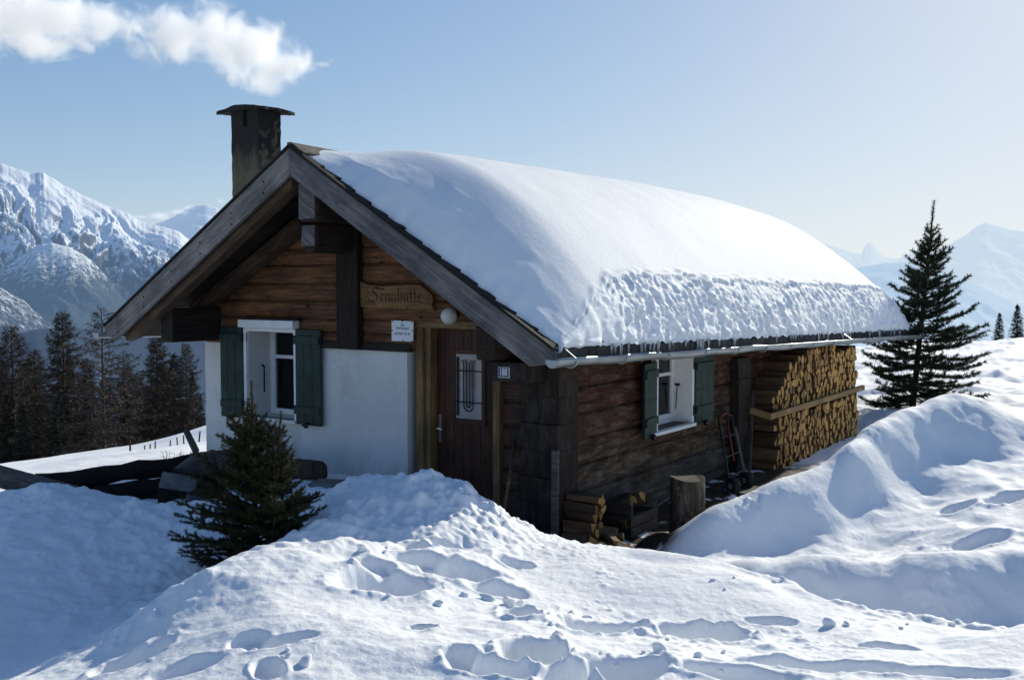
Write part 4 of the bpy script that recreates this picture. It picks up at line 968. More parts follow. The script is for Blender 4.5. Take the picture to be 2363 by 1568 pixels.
# ------------------------------------------------------------------ roof snow
def roof_snow():
    ys = np.concatenate([np.linspace(-.66, -.3, 44)[:-1], np.linspace(-.3, 2, 90)[:-1], np.linspace(2, 10.4, 240)[:-1], np.linspace(10.4, 11.5, 50)])
    CY = {'r': ([-.66, -.64, -.52, -.33, .12, 1.1, 2.9, 5.7, 8, 10, 11, 11.5], [-.05, .02, .03, .05, .08, .14, .22, .34, .38, .34, .2, -.03]),
          'm': ([-.66, -.64, -.54, -.36, -.18, .1, .34, .5, .9, 2, 5, 8, 10, 10.8, 11.3, 11.5], [-.06, .05, .16, .33, .42, .555, .66, .70, .73, .76, .84, .86, .80, .62, .3, -.03]),
          'e': ([-.66, -.64, -.52, -.3, 0, .3, .8, 1.5, 5, 9.7, 10.5, 11.1, 11.4, 11.5], [-.06, .05, .14, .26, .38, .45, .48, .49, .50, .56, .52, .38, .15, -.03])}
    fy = np.linspace(-.66, 11.5, 1217); ker = np.hanning(33); ker /= ker.sum()
    def curve(k, y):
        raw = np.interp(fy, *CY[k]); sm = np.convolve(np.pad(raw, 16, mode='edge'), ker, 'valid'); w = sstep(-.5, -.2, fy)
        return np.interp(y, fy, raw*(1-w)+sm*w)
    nT, nF = 90, 70
    q = np.concatenate([np.linspace(0, 1, nT), 1+np.linspace(0, 1, nF+1)[1:]])
    Yg, Q = np.meshgrid(ys, q, indexing='ij')
    Yj = Yg+.03*fbm(Q*9, Yg*0+2, 3, 3)*(Yg < 0)
    hr, hm, he = curve('r', Yj), curve('m', Yj), curve('e', Yj); H = hm
    xl = .02+.05*fbm(Yg*1.1, Yg*0, 3, 6)+.03*perlin(Yg*5, Yg*0+3, 7)
    xl = xl + .06*fbm(Yg*2.6, Yg*0+5, 3, 61) + .38*(1-sstep(-.75, 1.15, Yg))
    x0 = -2.98
    xt = x0+(xl-x0)*np.clip(Q, 0, 1)
    A0, A1, A2_ = -2.68, -1.2, .05
    Hx = hr*(xt-A1)*(xt-A2_)/((A0-A1)*(A0-A2_)) + hm*(xt-A0)*(xt-A2_)/((A1-A0)*(A1-A2_)) + he*(xt-A0)*(xt-A1)/((A2_-A0)*(A2_-A1))
    Hx = Hx*sstep(-3.02, -2.55, xt)
    zroof = np.where(xt > RX, RZ-MR*(xt-RX), RZ-ML*(RX-xt)) - .02*(Yg+.75)
    Zt = zroof + Hx + .012*fbm(xt*1.2, Yg*1.0, 3, 12)*np.clip(H*2, 0, 1)
    edge = 1-sstep(-.55, .2, Yg)
    Zt += edge*(.014*fbm(xt*6, Yg*6, 4, 14)+.012*(ridged(xt*3, Yg*3, 2, 15)-.7))*sstep(.03, .1, H)*sstep(-2.6, -2.2, xt)
    f = np.clip(Q-1, 0, 1)
    zl = Zt[:, nT-1:nT]; xlb = xl
    xb = .425-.02*perlin(Yg*6, Yg*0, 9); zbase = zr(.425)-.02*(Yg+.75)+.012+.03*perlin(Yg*7, Yg*0+1, 8)
    bulg = np.sin(f*math.pi)
    XF = xlb + (xb-xlb)*(f**.75) + .05*bulg
    ZF = zl + (zbase-zl)*f**1.02
    hgt = np.clip((zl-zbase)/.6, 0, 1)
    rg = (ridged(Yg*6.5+.8*fbm(Yg*2, f*3, 2, 22)+.8*f, f*1.3, 4, 21)-.72)
    XF += hgt*sstep(0, .12, f)*sstep(-.3, .9, Yg)*(.045*rg + .06*fbm(Yg*8+f*1.5, f*5, 4, 24) + .022*fbm(Yg*24, f*15, 3, 28))*(1-.2*f)*(.45+1.1*np.clip(.5+.9*fbm(Yg*.8, f*1.2, 2, 63), 0, 1)) + hgt*sstep(.2, 1.2, Yg)*.035*np.exp(-((f-.05)/.05)**2)
    ZF += hgt*sstep(0, .1, f)*.03*fbm(Yg*9, f*8, 3, 25)
    # crumbled hanging lip at the very bottom
    XF += .05*np.exp(-((f-.9)/.08)**2)*np.clip(perlin(Yg*4, Yg*0+7, 26)+.3, 0, 1)
    isF = Q > 1
    X = np.where(isF, XF, xt); Z = np.where(isF, ZF, Zt)
    # ragged front edge
    Yo = Yg + (1-sstep(-.62, -.35, Yg))*(.05*fbm(X*6, X*0+2, 4, 31)+.035*perlin(X*2.2, X*0, 33)-.02)
    o = grid_mesh('roof_snow', X, Yo, Z, M['roofsnow'], flip=True)
    return tag(o, 'thick rounded blanket of snow lying on the hut roof', 'snow')
rsnow = roof_snow()
def ice_mat():
    m, nt, bs, out = newmat('clear_ice'); bs.inputs['Base Color'].default_value = (.85, .92, .97, 1); bs.inputs['Roughness'].default_value = .08
    bs.inputs['Transmission Weight'].default_value = .75; bs.inputs['IOR'].default_value = 1.31; return m
M['ice'] = ice_mat()
def icicle_mesh(seed):
    r = random.Random(seed); mb = MB(); pts = []; rad = []
    for i in range(7):
        f = i/6; pts.append((r.uniform(-.05, .05)*f*.3, r.uniform(-.05, .05)*f*.3, -f)); rad.append(max(.004, .085*(1-f)**.8*(1+r.uniform(-.2, .2))))
    mb.tube(pts, rad, 8); o = mb.build('icicle', M['ice'], smooth=True); return o
protos = [icicle_mesh(i) for i in range(4)]
ic = []
pos = sorted([random.uniform(-.3, 11.0) for _ in range(34)]+[.95, 1.02, 1.1, 2.0, 2.06, 2.14, 2.2, 2.3, 4.9, 5.0, 5.08, 7.1, 7.2])
for i, y in enumerate(pos):
    o = protos[i] if i < 4 else protos[i % 4].copy()
    if i >= 4: col.objects.link(o)
    L_ = random.choice([.06, .08, .1, .12, .16, .2]); o.location = (.445+random.uniform(-.008, .012), y, zr(.425)-.02*(y+.75)+.03); o.scale = (random.uniform(.13, .22),)*2+(L_,); o.rotation_euler = (0, 0, random.uniform(0, 6))
    tag(o, 'small clear icicle hanging from the snow edge above the gutter', 'icicle', 'icicles along the eave')
pv = P(1326, 458, 0, -1.3)
vp = MB().tube([(pv[0]-.10, pv[1]-.08, pv[2]-.05), (pv[0]-.02, pv[1], pv[2]+.015), (pv[0]+.09, pv[1]+.10, pv[2]-.03)], [.02, .028, .012], 8).build('stick', M['iron'])
tag(vp, 'small dark stick end poking out of the roof snow', 'stick')
# ================================================================== FIREWOOD
def log_proto(kind, L=.40, seed=0):
    r = random.Random(seed); k = kind % 4; s = r.uniform(.9, 1.1)
    if k == 0: pl = [(-.055, -.045), (.06, -.05), (.005, .065)]
    elif k == 1: pl = [(-.06, -.05), (.065, -.05), (.062, .0), (.03, .055), (-.02, .065), (-.055, .03)]
    elif k == 2: pl = [(.06*math.cos(t), .06*math.sin(t)-.02) for t in np.linspace(0, math.pi, 7)]+[(-.03, -.035), (.035, -.03)]
    else: pl = [(-.06, -.03), (.055, -.045), (.06, .03), (-.045, .045)]
    pl = [(a*s+r.uniform(-.006, .006), b*s+r.uniform(-.006, .006)) for a, b in pl]; n = len(pl); mb = MB()
    mb.add([(0, a, b) for a, b in pl]+[(L, a*.98, b*.98) for a, b in pl], [tuple(range(n))[::-1], tuple(range(n, 2*n))], 0)
    mb.add([(0, a, b) for a, b in pl]+[(L, a*.98, b*.98) for a, b in pl], [(i, (i+1) % n, (i+1) % n+n, i+n) for i in range(n)], 1)
    me_o = mb.build('firewood_log', [M['logend'], M['logside']])
    return me_o
lp_ = [log_proto(i, seed=i) for i in range(10)]
used = [False]*10
def put_log(loc, rot, sc, label, group):
    i = random.randrange(10)
    if used[i]: o = lp_[i].copy(); col.objects.link(o)
    else: o = lp_[i]; used[i] = True
    o.location = loc; o.rotation_euler = rot; o.scale = sc
    return tag(o, label, 'log', group)
spots = []
PYA, PYB = 4.53, 8.1
z = .06; row = 0
while z < 1.56:
    up = z > .80
    pitch = .102 if up else .096
    y = PYA + (.05 if row % 2 else 0) + random.uniform(0, .03)
    while y < PYB:
        top = 1.53-.0213*(y+.9)+.12
        lim = 1.06 + max(0, (y-PYA-.1))*.42          # stair-step left end under the eave
        if z < min(top, lim) and abs(z-.775) > .035: spots.append((y, z, up))
        y += pitch*random.uniform(.86, 1.1)
    z += pitch*.90; row += 1
spots.sort(key=lambda s: s[0]-.5*s[1]); 
print('firewood', len(spots))
def log_pose(y, z, up): return ((-.02+random.uniform(-.03, .03) if up else .02+random.uniform(-.035, .03), y, z), (random.choice([0, math.pi])+random.gauss(0, .45)+(random.uniform(0, 6) if random.random() < .25 else 0), random.uniform(-.05, .05), random.uniform(-.08, .08)), (1, random.uniform(.62, .95), random.uniform(1.0, 1.4)))
for y, z, up in spots[:296]:
    a, b, c = log_pose(y, z, up)
    put_log(a, b, c, 'split firewood log in the tall stack under the side eave', 'firewood stacked against the side wall')
mb = MB()
for y, z, up in spots[296:]:
    a, b, c = log_pose(y, z, up); src = lp_[random.randrange(10)].data; Mx = Matrix.LocRotScale(Vector(a), Matrix.Rotation(b[0], 3, 'X') @ Matrix.Rotation(b[2], 3, 'Z'), Vector(c))
    base = len(mb.v); mb.v += [tuple(Mx @ v.co) for v in src.vertices]; 
    for p in src.polygons: mb.f.append(tuple(i+base for i in p.vertices)); mb.mi.append(p.material_index)
tag(mb.build('firewood_stack', [M['logend'], M['logside']]), 'far end of the tall split firewood stack by the side wall', 'firewood', kind='stuff')
# small heap by the corner
for i in range(12):
    r_, c_ = divmod(i, 2)
    put_log((-.02+random.uniform(0, .03)+.03, .02+c_*.085+random.uniform(-.01, .01)+.02*r_, .06+r_*.072), (random.uniform(0, 6), random.uniform(-.06, .06), random.uniform(-.12, .12)), (.82, .85, .8), 'split log in the small stack at the front corner', 'small log stack at the corner')
for i in range(11):
    p = P(1345+i*7.5+random.uniform(-8, 8), 1255+random.uniform(-14, 12)+i*.6, 2, .05)
    put_log((p[0], p[1], .05+.04*(i % 3)), (random.uniform(0, 6), random.uniform(-.3, .2), random.uniform(-1.2, 1.2)), (.45, .8, .8), 'short wood chunk lying loose on the bare earth by the corner', 'loose wood chunks by the corner')
# plank holding the stack
pk = tag(empty('stack_plank', (.42, 6.2, .76)), 'long yellow plank across the front of the firewood stack', 'plank')
A1 = P(1775, 962, 0, .43); B1 = P(1992, 896, 0, .43)
MB().bar((.43, A1[1], .77), (.43, B1[1], .80), .05, .075).build('plank', M['bar'], pk, bevel=.004)
MB().bar((.17, A1[1]+.03, .83), (.41, A1[1]+.03, .775), .03, .08).build('cross_board', M['bar'], pk, bevel=.004)
# chopping block
sp_ = ground_at(1591, 1228, .02); cx, cy = .775, 1.10
mb = MB(); n = 40; rings = []
for i, f in enumerate(np.linspace(0, 1, 12)):
    for k in range(n):
        t = 2*math.pi*k/n; r = .165*(1+.10*(1-f)**2)*(1+.05*float(perlin(math.cos(t)*2.2+5, math.sin(t)*2.2+f*1.5, 3))+.035*float(perlin(math.cos(t)*7+5, math.sin(t)*7+f, 4)))
        mb.v.append((cx+r*math.cos(t), cy+r*math.sin(t), -.05+.585*f+(.015*math.sin(t*2) if f == 1 else 0)))
for i in range(11):
    for k in range(n): mb.f.append((i*n+k, i*n+(k+1) % n, (i+1)*n+(k+1) % n, (i+1)*n+k)); mb.mi.append(0)
mb.f.append(tuple(range(11*n, 12*n))); mb.mi.append(1)
stm = M['stumpbark'] = wood('peeling_stump_bark', (.055, .044, .036), (.016, .013, .011), 'Z', blotch=(.12, .105, .085), cracks=.6)
st = mb.build('chopping_block', [stm, M['logbark']], smooth=False); tag(st, 'upright tree stump chopping block with peeling bark beside the hut wall', 'chopping block')
# crate with wood
cr = tag(empty('crate', (.3, .78, 0)), 'grey slatted wooden crate holding split wood by the side wall', 'crate')
X0, X1, Y0, Y1, ZT = .12, .47, .52, 1.05, .36
for zz in (.02, .125, .23):
    MB().box(X0, X1, Y0, Y0+.018, zz, zz+.095, .002).build('side_slat', M['cratedark'], cr, bevel=.003)
    MB().box(X0, X1, Y1-.018, Y1, zz, zz+.095, .002).build('side_slat', M['crate'], cr, bevel=.003)
    MB().box(X0, X0+.018, Y0+.02, Y1-.02, zz, zz+.095, .002).build('side_slat', M['cratedark'], cr, bevel=.003)
for zz in (.02, .125): MB().box(X1-.002, X1+.016, Y0, Y1, zz, zz+.095, .002).build('front_slat', M['crate'], cr, bevel=.003)
for yy in (Y0+.02, Y1-.05): MB().box(X1-.035, X1-.004, yy, yy+.03, .0, ZT).build('corner_post', M['crate'], cr, bevel=.002)
MB().box(X0+.02, X1-.04, Y0+.02, Y1-.02, .01, .03).build('crate_floor', M['cratedark'], cr)
for i in range(9):
    put_log((X0+.03, Y0+.09+.085*(i % 5), .12+.09*(i//5)), (random.uniform(0, 6), -.5 if i > 4 else -.1, random.uniform(-.3, .3)), (.72, .85, .85), 'yellow split log inside the grey crate', 'logs in the crate')
MB().bar((.30, 1.10, .12), (.42, 1.75, .30), .05, .02).build('old_lath', M['greyplank'])['label'] = 'thin grey lath propped between the crate and the stump'
bpy.data.objects['old_lath']['category'] = 'lath'
# hand truck
ht = tag(empty('hand_truck', (.42, 3.2, 0)), 'two-wheeled hand truck with red handle frame leaning on the side wall', 'hand truck')
def hp(px, py, x): return P(px, py, 0, x)
mb = MB()
a, b = hp(1658, 965, .06), hp(1690, 1150, .45); c, d = hp(1688, 960, .06), hp(1722, 1128, .45)
frame = MB().tube([b, a*.5+b*.5, a, (a+c)/2+np.array([0, 0, .05]), c, c*.5+d*.5, d], .014, 8).build('handle_frame', M['darkgreenmetal'], ht, smooth=True)
m1 = (a+c)/2+np.array([.02, 0, .0]); m2 = m1*.42+((b+d)/2)*.58
MB().tube([m1, m2], .013, 8).build('red_rail', M['red'], ht, smooth=True)
for f in (.25, .5, .75): MB().tube([a*(1-f)+b*f, c*(1-f)+d*f], .009, 6).build('cross_bar', M['darkgreenmetal'], ht)
MB().tube([a+np.array([-.0, .02, .01]), (a+c)/2+np.array([0, 0, .055]), c+np.array([0, -.02, .01])], .014, 8).build('grip', M['red'], ht, smooth=True)
for q in (b, d):
    w = MB(); ctr = Vector((q[0]+.02, q[1]-.03, .11)); 
    w.tube([ctr+Vector((-.02, -.03, 0)), ctr+Vector((.02, .03, 0))], .10, 20); wh = w.build('wheel', M['rubber'], ht, bevel=.012)
    MB().tube([ctr+Vector((-.03, -.045, 0)), ctr+Vector((.03, .045, 0))], .035, 12).build('hub', M['zinc'], wh)
MB().box(.42, .66, b[1]-.05, d[1]+.02, .03, .045).build('toe_plate', M['darkgreenmetal'], ht)
pa, pb = hp(1695, 985, .07), hp(1722, 1118, .30)
tag(MB().bar(pa, pb, .10, .025, up=(1, 0, 0)).build('leaning_board', M['greyplank']), 'grey board leaning beside the hand truck', 'board')
pa, pb = hp(1738, 905, .10), hp(1728, 1116, .22)
tag(MB().bar(pa, pb, .035, .03, up=(1, 0, 0)).build('leaning_pole', M['greyplank']), 'thin grey pole standing at the left edge of the firewood stack', 'pole')
pa, pb = P(1188, 1012, 1, .22), P(1160, 1195, 1, -.32)
tag(MB().tube([pa, (pa+pb)/2+np.array([.006, 0, 0]), pb], [.016, .017, .018], 10).build('broom_stick', wood('pale_handle_wood', (.16, .11, .065), (.07, .045, .028), 'Z', rough=.5), smooth=True), 'pale wooden handle leaning by the door against the corner logs', 'handle')

# loose snow lumps on the trodden bank
def clod(seed):
    r = np.random.default_rng(seed); bm = bmesh.new(); bmesh.ops.create_icosphere(bm, subdivisions=3, radius=1.0)
    ax = r.normal(size=(7, 3)); ax /= np.linalg.norm(ax, axis=1)[:, None]; off = r.uniform(.45, .9, 7)
    for v in bm.verts:
        c = np.array(v.co); k = 1.0
        for a, o_ in zip(ax, off):
            d = c@a
            if d > o_: k = min(k, o_/d)
        k *= 1+.07*float(fbm(c[0]*2.5+seed, c[1]*2.5+c[2]*1.7, 3, seed)); v.co = Vector(c*k*np.array([1, .8, .62]))
    me = bpy.data.meshes.new('snow_clod'); bm.to_mesh(me); bm.free(); me.materials.append(M['roofsnow']); me.polygons.foreach_set('use_smooth', [True]*len(me.polygons))
    return me
cl = [clod(i) for i in range(6)]
rc = random.Random(5)
zones = [(1080, 1135, 90, 22, 7), (1200, 1195, 60, 18, 6), (1330, 1440, 60, 30, 6), (1470, 1500, 90, 30, 7), (1700, 1510, 120, 30, 5), (1180, 1390, 60, 25, 5), (640, 1500, 70, 30, 5), (980, 1370, 110, 40, 7), (1750, 1345, 150, 15, 5), (2050, 1440, 150, 12, 5), (860, 1250, 60, 25, 4), (1280, 1540, 60, 18, 4)]
for zx, zy, wx, wy, n_ in zones:
    for _ in range(n_):
        p = ground_at(zx+rc.uniform(-wx, wx), zy+rc.uniform(-wy, wy), .6); s_ = rc.choice([.012, .016, .02, .026, .034, .045])
        o = bpy.data.objects.new('snow_clod', rc.choice(cl)); col.objects.link(o); o.location = (p[0], p[1], hz(p[0], p[1])+s_*.25); o.scale = (s_*rc.uniform(.8, 1.3), s_*rc.uniform(.8, 1.3), s_*rc.uniform(.7, 1.2)); o.rotation_euler = (rc.uniform(-.6, .6), rc.uniform(-.6, .6), rc.uniform(0, 6))
        tag(o, 'small loose snow lump lying on the trodden snow bank', 'snow lump', 'loose snow lumps')
# ================================================================== YARD ON THE LEFT
def rough_log(name, a, b, r, mat, label, cat, n=14, seed=0):
    a = Vector(a); b = Vector(b); k = 14; pts = [a.lerp(b, i/(k-1))+Vector((0, 0, .012*math.sin(i*1.3+seed))) for i in range(k)]
    mb = MB(); mb.tube(pts, [r*(1+.09*math.sin(i*2.1+seed)+.05*math.sin(i*4.7)) for i in range(k)], n)
    mb.v = [(x+.008*math.sin(z*40+y*30), y+.008*math.sin(x*37+z*20), z+.006*math.sin(x*50)) for x, y, z in mb.v]
    return tag(mb.build(name, mat, smooth=True), label, cat)
rough_log('rail_log', T(85, 1118, 10.2), T(565, 1050, 11.3), .098, M['logbark'], 'long dark upper log of the barrier left of the hut', 'log', seed=1)
rough_log('rail_log', T(110, 1163, 10.15), T(560, 1092, 11.2), .105, M['logbark'], 'dark lower log of the barrier with a gap of light above it', 'log', seed=2)
rough_log('rail_log', T(150, 1200, 10.0), T(540, 1130, 11.0), .10, M['logbark'], 'lowest dark log of the barrier half buried in snow', 'log', seed=5)
tag(MB().bar(T(-60, 1082, 9.75), T(215, 1158, 9.15), .15, .175).build('squared_beam', M['greyplank'], bevel=.012), 'grey squared beam slanting into the snow at the far left', 'beam')
rough_log('short_log', T(-90, 1185, 8.95), T(45, 1142, 9.25), .06, M['logbark'], 'short black log below the squared beam at the left edge', 'log', seed=3)
lg = rough_log('lying_log', T(490, 1055, 10.9), T(737, 1088, 9.1), .10, M['bark'], 'thick pale-ended log lying along the plaster wall behind the small spruce', 'log', seed=4)
# corrugated sheet
c4 = [np.array(T(398, 1088, 9.75)), np.array(T(540, 1096, 9.45)), np.array(T(590, 1060, 10.5)), np.array(T(448, 1050, 10.8))]
u = np.linspace(0, 1, 70); v = np.linspace(0, 1, 10); Ug, Vg = np.meshgrid(u, v, indexing='ij')
pp = [(c4[0][k]*(1-Ug)+c4[1][k]*Ug)*(1-Vg)+(c4[3][k]*(1-Ug)+c4[2][k]*Ug)*Vg for k in range(3)]
o = grid_mesh('corrugated_sheet', pp[0], pp[1], pp[2]+.018*np.sin(Ug*2*math.pi*14)+.05*np.sin(Ug*3)*np.sin(Vg*2), M['corrug']); tag(o, 'dark corrugated metal sheet lying on the junk behind the small spruce', 'metal sheet')
md = o.modifiers.new('thick', 'SOLIDIFY'); md.thickness = .008
q = T(412, 1113, 9.6); tag(MB().box(-.17, .17, -.03, .03, -.07, .08, .012, M4=Matrix.Translation(q) @ Matrix.Rotation(.6, 4, 'Z') @ Matrix.Rotation(.15, 4, 'Y')).build('stone_slab', M['stone'], bevel=.015), 'pale stone slab under the corrugated sheet', 'stone')
q = T(772, 1128, 8.75); tag(MB().box(-.2, .2, -.10, .10, -.14, .07, .03, M4=Matrix.Translation(q) @ Matrix.Rotation(.3, 4, 'Z')).build('stone_block', M['stone'], bevel=.03), 'grey stone block in the snow right of the small spruce', 'stone')
q = T(478, 1150, 9.3); mb = MB(); mb.lathe([(.001, -.35), (.19, -.35), (.205, -.15), (.20, .0), (.18, .06), (.17, .06), (.17, -.02), (.001, -.03)], tuple(q), 28)
tag(mb.build('tub', M['bluebarrel'], smooth=False), 'dark blue-grey tub among the junk left of the small spruce', 'tub')
tag(MB().tube([T(604, 1116, 8.3), T(634, 1156, 7.95)], .012, 8).build('metal_bar', M['zinc']), 'thin grey metal bar leaning left of the small spruce', 'bar')
tag(MB().box(-.3, .3, -.22, .22, -.4, .12, .02, M4=Matrix.Translation(T(450, 1130, 9.9)) @ Matrix.Rotation(.5, 4, 'Z')).build('old_box', M['cratedark'], bevel=.01), 'dark wooden box carrying the corrugated sheet', 'box')

# ================================================================== TREES
def tri_obj(name, V, mat, parent=None):
    V = np.asarray(V, np.float32).reshape(-1, 3, 3); n = len(V); me = bpy.data.meshes.new(name)
    me.vertices.add(3*n); me.vertices.foreach_set('co', V.ravel()); me.loops.add(3*n); me.loops.foreach_set('vertex_index', np.arange(3*n, dtype=np.int32))
    me.polygons.add(n); me.polygons.foreach_set('loop_start', np.arange(0, 3*n, 3, dtype=np.int32)); me.update(calc_edges=True); me.materials.append(mat)
    o = bpy.data.objects.new(name, me); col.objects.link(o)
    if parent is not None: kid(o, parent)
    return o
def unit(v): return v/np.maximum(np.linalg.norm(v, axis=-1, keepdims=True), 1e-9)
def needle_tris(shoots, per_m, nl, nw, seed=0, spread=.95):
    g = np.random.default_rng(seed); A = np.array([s[0] for s in shoots]); B = np.array([s[1] for s in shoots]); Lh = np.linalg.norm(B-A, axis=1)
    cnt = np.maximum(6, (Lh*per_m).astype(int)); idx = np.repeat(np.arange(len(A)), cnt); n = len(idx)
    f = g.random(n)[:, None]; d = unit(B-A)[idx]; base = A[idx]+(B-A)[idx]*f
    ref = np.where(np.abs(d[:, 2:3]) < .9, np.array([[0, 0, 1.]]), np.array([[1., 0, 0]])); e1 = unit(np.cross(d, ref)); e2 = np.cross(d, e1)
    t = g.random(n)[:, None]*2*math.pi; rad = e1*np.cos(t)+e2*np.sin(t); th = spread*(.7+.5*g.random(n)[:, None])
    nd = d*np.cos(th)+rad*np.sin(th); tip = base+nd*nl*(.7+.5*g.random(n)[:, None]); w = unit(np.cross(nd, g.normal(size=(n, 3))))*nw*.5
    return np.stack([base-w, base+w, tip], 1)
def spruce(h, prof, nwh, per, seed, per_m, nl, nw, lean=(0, 0), leader=.18, side=.5, mat='needles', trunk_r=.03, z0=.06, name='spruce', droop=0, up_tip=.35, twig=.004, asym=None, elev=0, irr=.26):
    r = random.Random(seed); shoots = []; tw = MB(); axis = lambda f: np.array([lean[0]*f, lean[1]*f, h*f])
    def branch(p, d, L, lvl):
        n = 4; pts = [np.array(p)]; dd = np.array(d)
        for i in range(n):
            dd = unit(dd+np.array([0, 0, up_tip*.12*(i-.5)])+np.array([r.uniform(-.06, .06) for _ in range(3)])); pts.append(pts[-1]+dd*L/n)
        for i in range(n):
            if i > 0 or lvl > 0: shoots.append((pts[i], pts[i+1]))
        if lvl < 2 or L > .2*h*0+twig*40: tw.tube(pts, [twig*(2.2-lvl*.6)*(1-.75*i/n) for i in range(n+1)], 4, cap=False)
        if lvl < 2:
            ns = max(2, int(side*14*(.6 if lvl else 1)*min(1, L/(.22*h*.5)+.3)))
            for k in range(ns):
                f = .18+.76*(k+r.random()*.6)/ns; i = min(n-1, int(f*n)); p2 = pts[i]+(pts[i+1]-pts[i])*(f*n-i); d2 = unit(pts[i+1]-pts[i])
                sidev = unit(np.cross(d2, [0, 0, 1.]))*(1 if k % 2 else -1); s = unit(d2*.75+sidev*.8+np.array([0, 0, r.uniform(-.12, .22)]))
                l2 = L*(1-f*.8)*r.uniform(.32, .52)
                if l2 > nl*1.3: branch(p2, s, l2, lvl+1 if l2 > .12*h*0+nl*7 else 2)
    for i in range(nwh):
        f = z0+(1-leader-z0)*(i/(nwh-1))**.92; c = axis(f); R_ = prof(f); a0 = r.random()*6.28
        m = per if f < .75 else max(4, per-2)
        for b in range(m):
            az = a0+2*math.pi*b/m+r.uniform(-.3, .3); el = (-.18+elev-droop+1.05*f**1.6)+r.uniform(-.12, .12); L = R_*r.uniform(1-irr, 1+irr*.8)
            if asym: L *= 1+asym[1]*math.cos(az-asym[0])
            d = np.array([math.cos(az)*math.cos(el), math.sin(az)*math.cos(el), math.sin(el)]); branch(c+np.array([0, 0, r.uniform(-.02, .02)*h]), d, L, 0)
        if i % 2 == 0:
            az = r.random()*6.28; branch(axis(f+.02), np.array([math.cos(az), math.sin(az), .2]), R_*.45, 1)
    shoots.append((axis(1-leader), axis(1-leader*.5))); shoots.append((axis(1-leader*.5), axis(1)))
    tw.tube([axis(f) for f in np.linspace(-.03, 1, 12)], [trunk_r*(1-f)**.8+.004*h*.3 for f in np.linspace(0, 1, 12)], 8)
    root = empty(name)
    tw.build('trunk', M['bark'], root, smooth=True); tri_obj('crown', needle_tris(shoots, per_m, nl, nw, seed), M[mat], root)
    return root
pf = lambda f: .62*(1-f)**1.12*(.80+.20*min(1, f*4))
sp1 = spruce(1.40, pf, 18, 8, 7, 1150, .024, .0042, lean=(-.07, .03), leader=.2, side=.66, mat='needlesbrown', trunk_r=.022, twig=.0026, asym=(2.6, .28), elev=.28, irr=.48)
tw2 = spruce(1.20, lambda f: .50*(1-f)**1.05, 12, 7, 17, 1050, .024, .0042, lean=(.10, .02), leader=.14, side=.6, mat='needlesbrown', trunk_r=.018, twig=.0026, elev=.35, irr=.45)
for ch in list(tw2.children):
    ch.data.transform(Matrix.Translation((.10, .03, .0))); ch.name = 'second_'+ch.name.split('.')[0]; ch.parent = sp1; ch.matrix_parent_inverse = Matrix()
bpy.data.objects.remove(tw2)
q = T(594, 1330, 6.6); sp1.location = (q[0], q[1], hz(q[0], q[1])-.10); sp1.scale = (.97, .97, .95); tag(sp1, 'small bushy spruce growing from the snow in front of the plaster wall', 'spruce')
pf2 = lambda f: 1.36*(1-f)**1.02*(.78+.22*min(1, f*4+.15))
sp2 = spruce(3.95, pf2, 22, 8, 8, 300, .07, .015, lean=(.27, .19), leader=.17, side=.50, mat='needles', trunk_r=.06, twig=.007, asym=(.6, .14), up_tip=.85, elev=.05, irr=.42, z0=.02)
q = T(2105, 940, 18.6); sp2.location = (q[0], q[1], hz(q[0], q[1])-.05); tag(sp2, 'lone dark spruce standing in the snow behind the firewood stack', 'spruce')
# far firs on the plateau edge
pf3 = lambda f: 1.35*(1-f)**.8
fir = spruce(5.4, pf3, 20, 8, 12, 26, .24, .06, leader=.07, side=.34, mat='spruce_far', trunk_r=.1, twig=.02, droop=.15)
for i, (px, py, t, s, lb) in enumerate([(2305, 787, 55, .33, 'left and shorter of the two small dark firs at the right horizon'), (2346, 787, 54, .41, 'right and taller of the two small dark firs at the right horizon'), (2385, 788, 58, .33, None)]):
    if lb is None: continue
    o = fir if i == 0 else copy_tree(fir); q = T(px, py+3, t); o.location = (q[0], q[1], q[2]-.1); o.scale = (s*1.0,)*3; o.rotation_euler = (0, 0, i*1.7); tag(o, lb, 'fir', 'firs on the plateau edge')
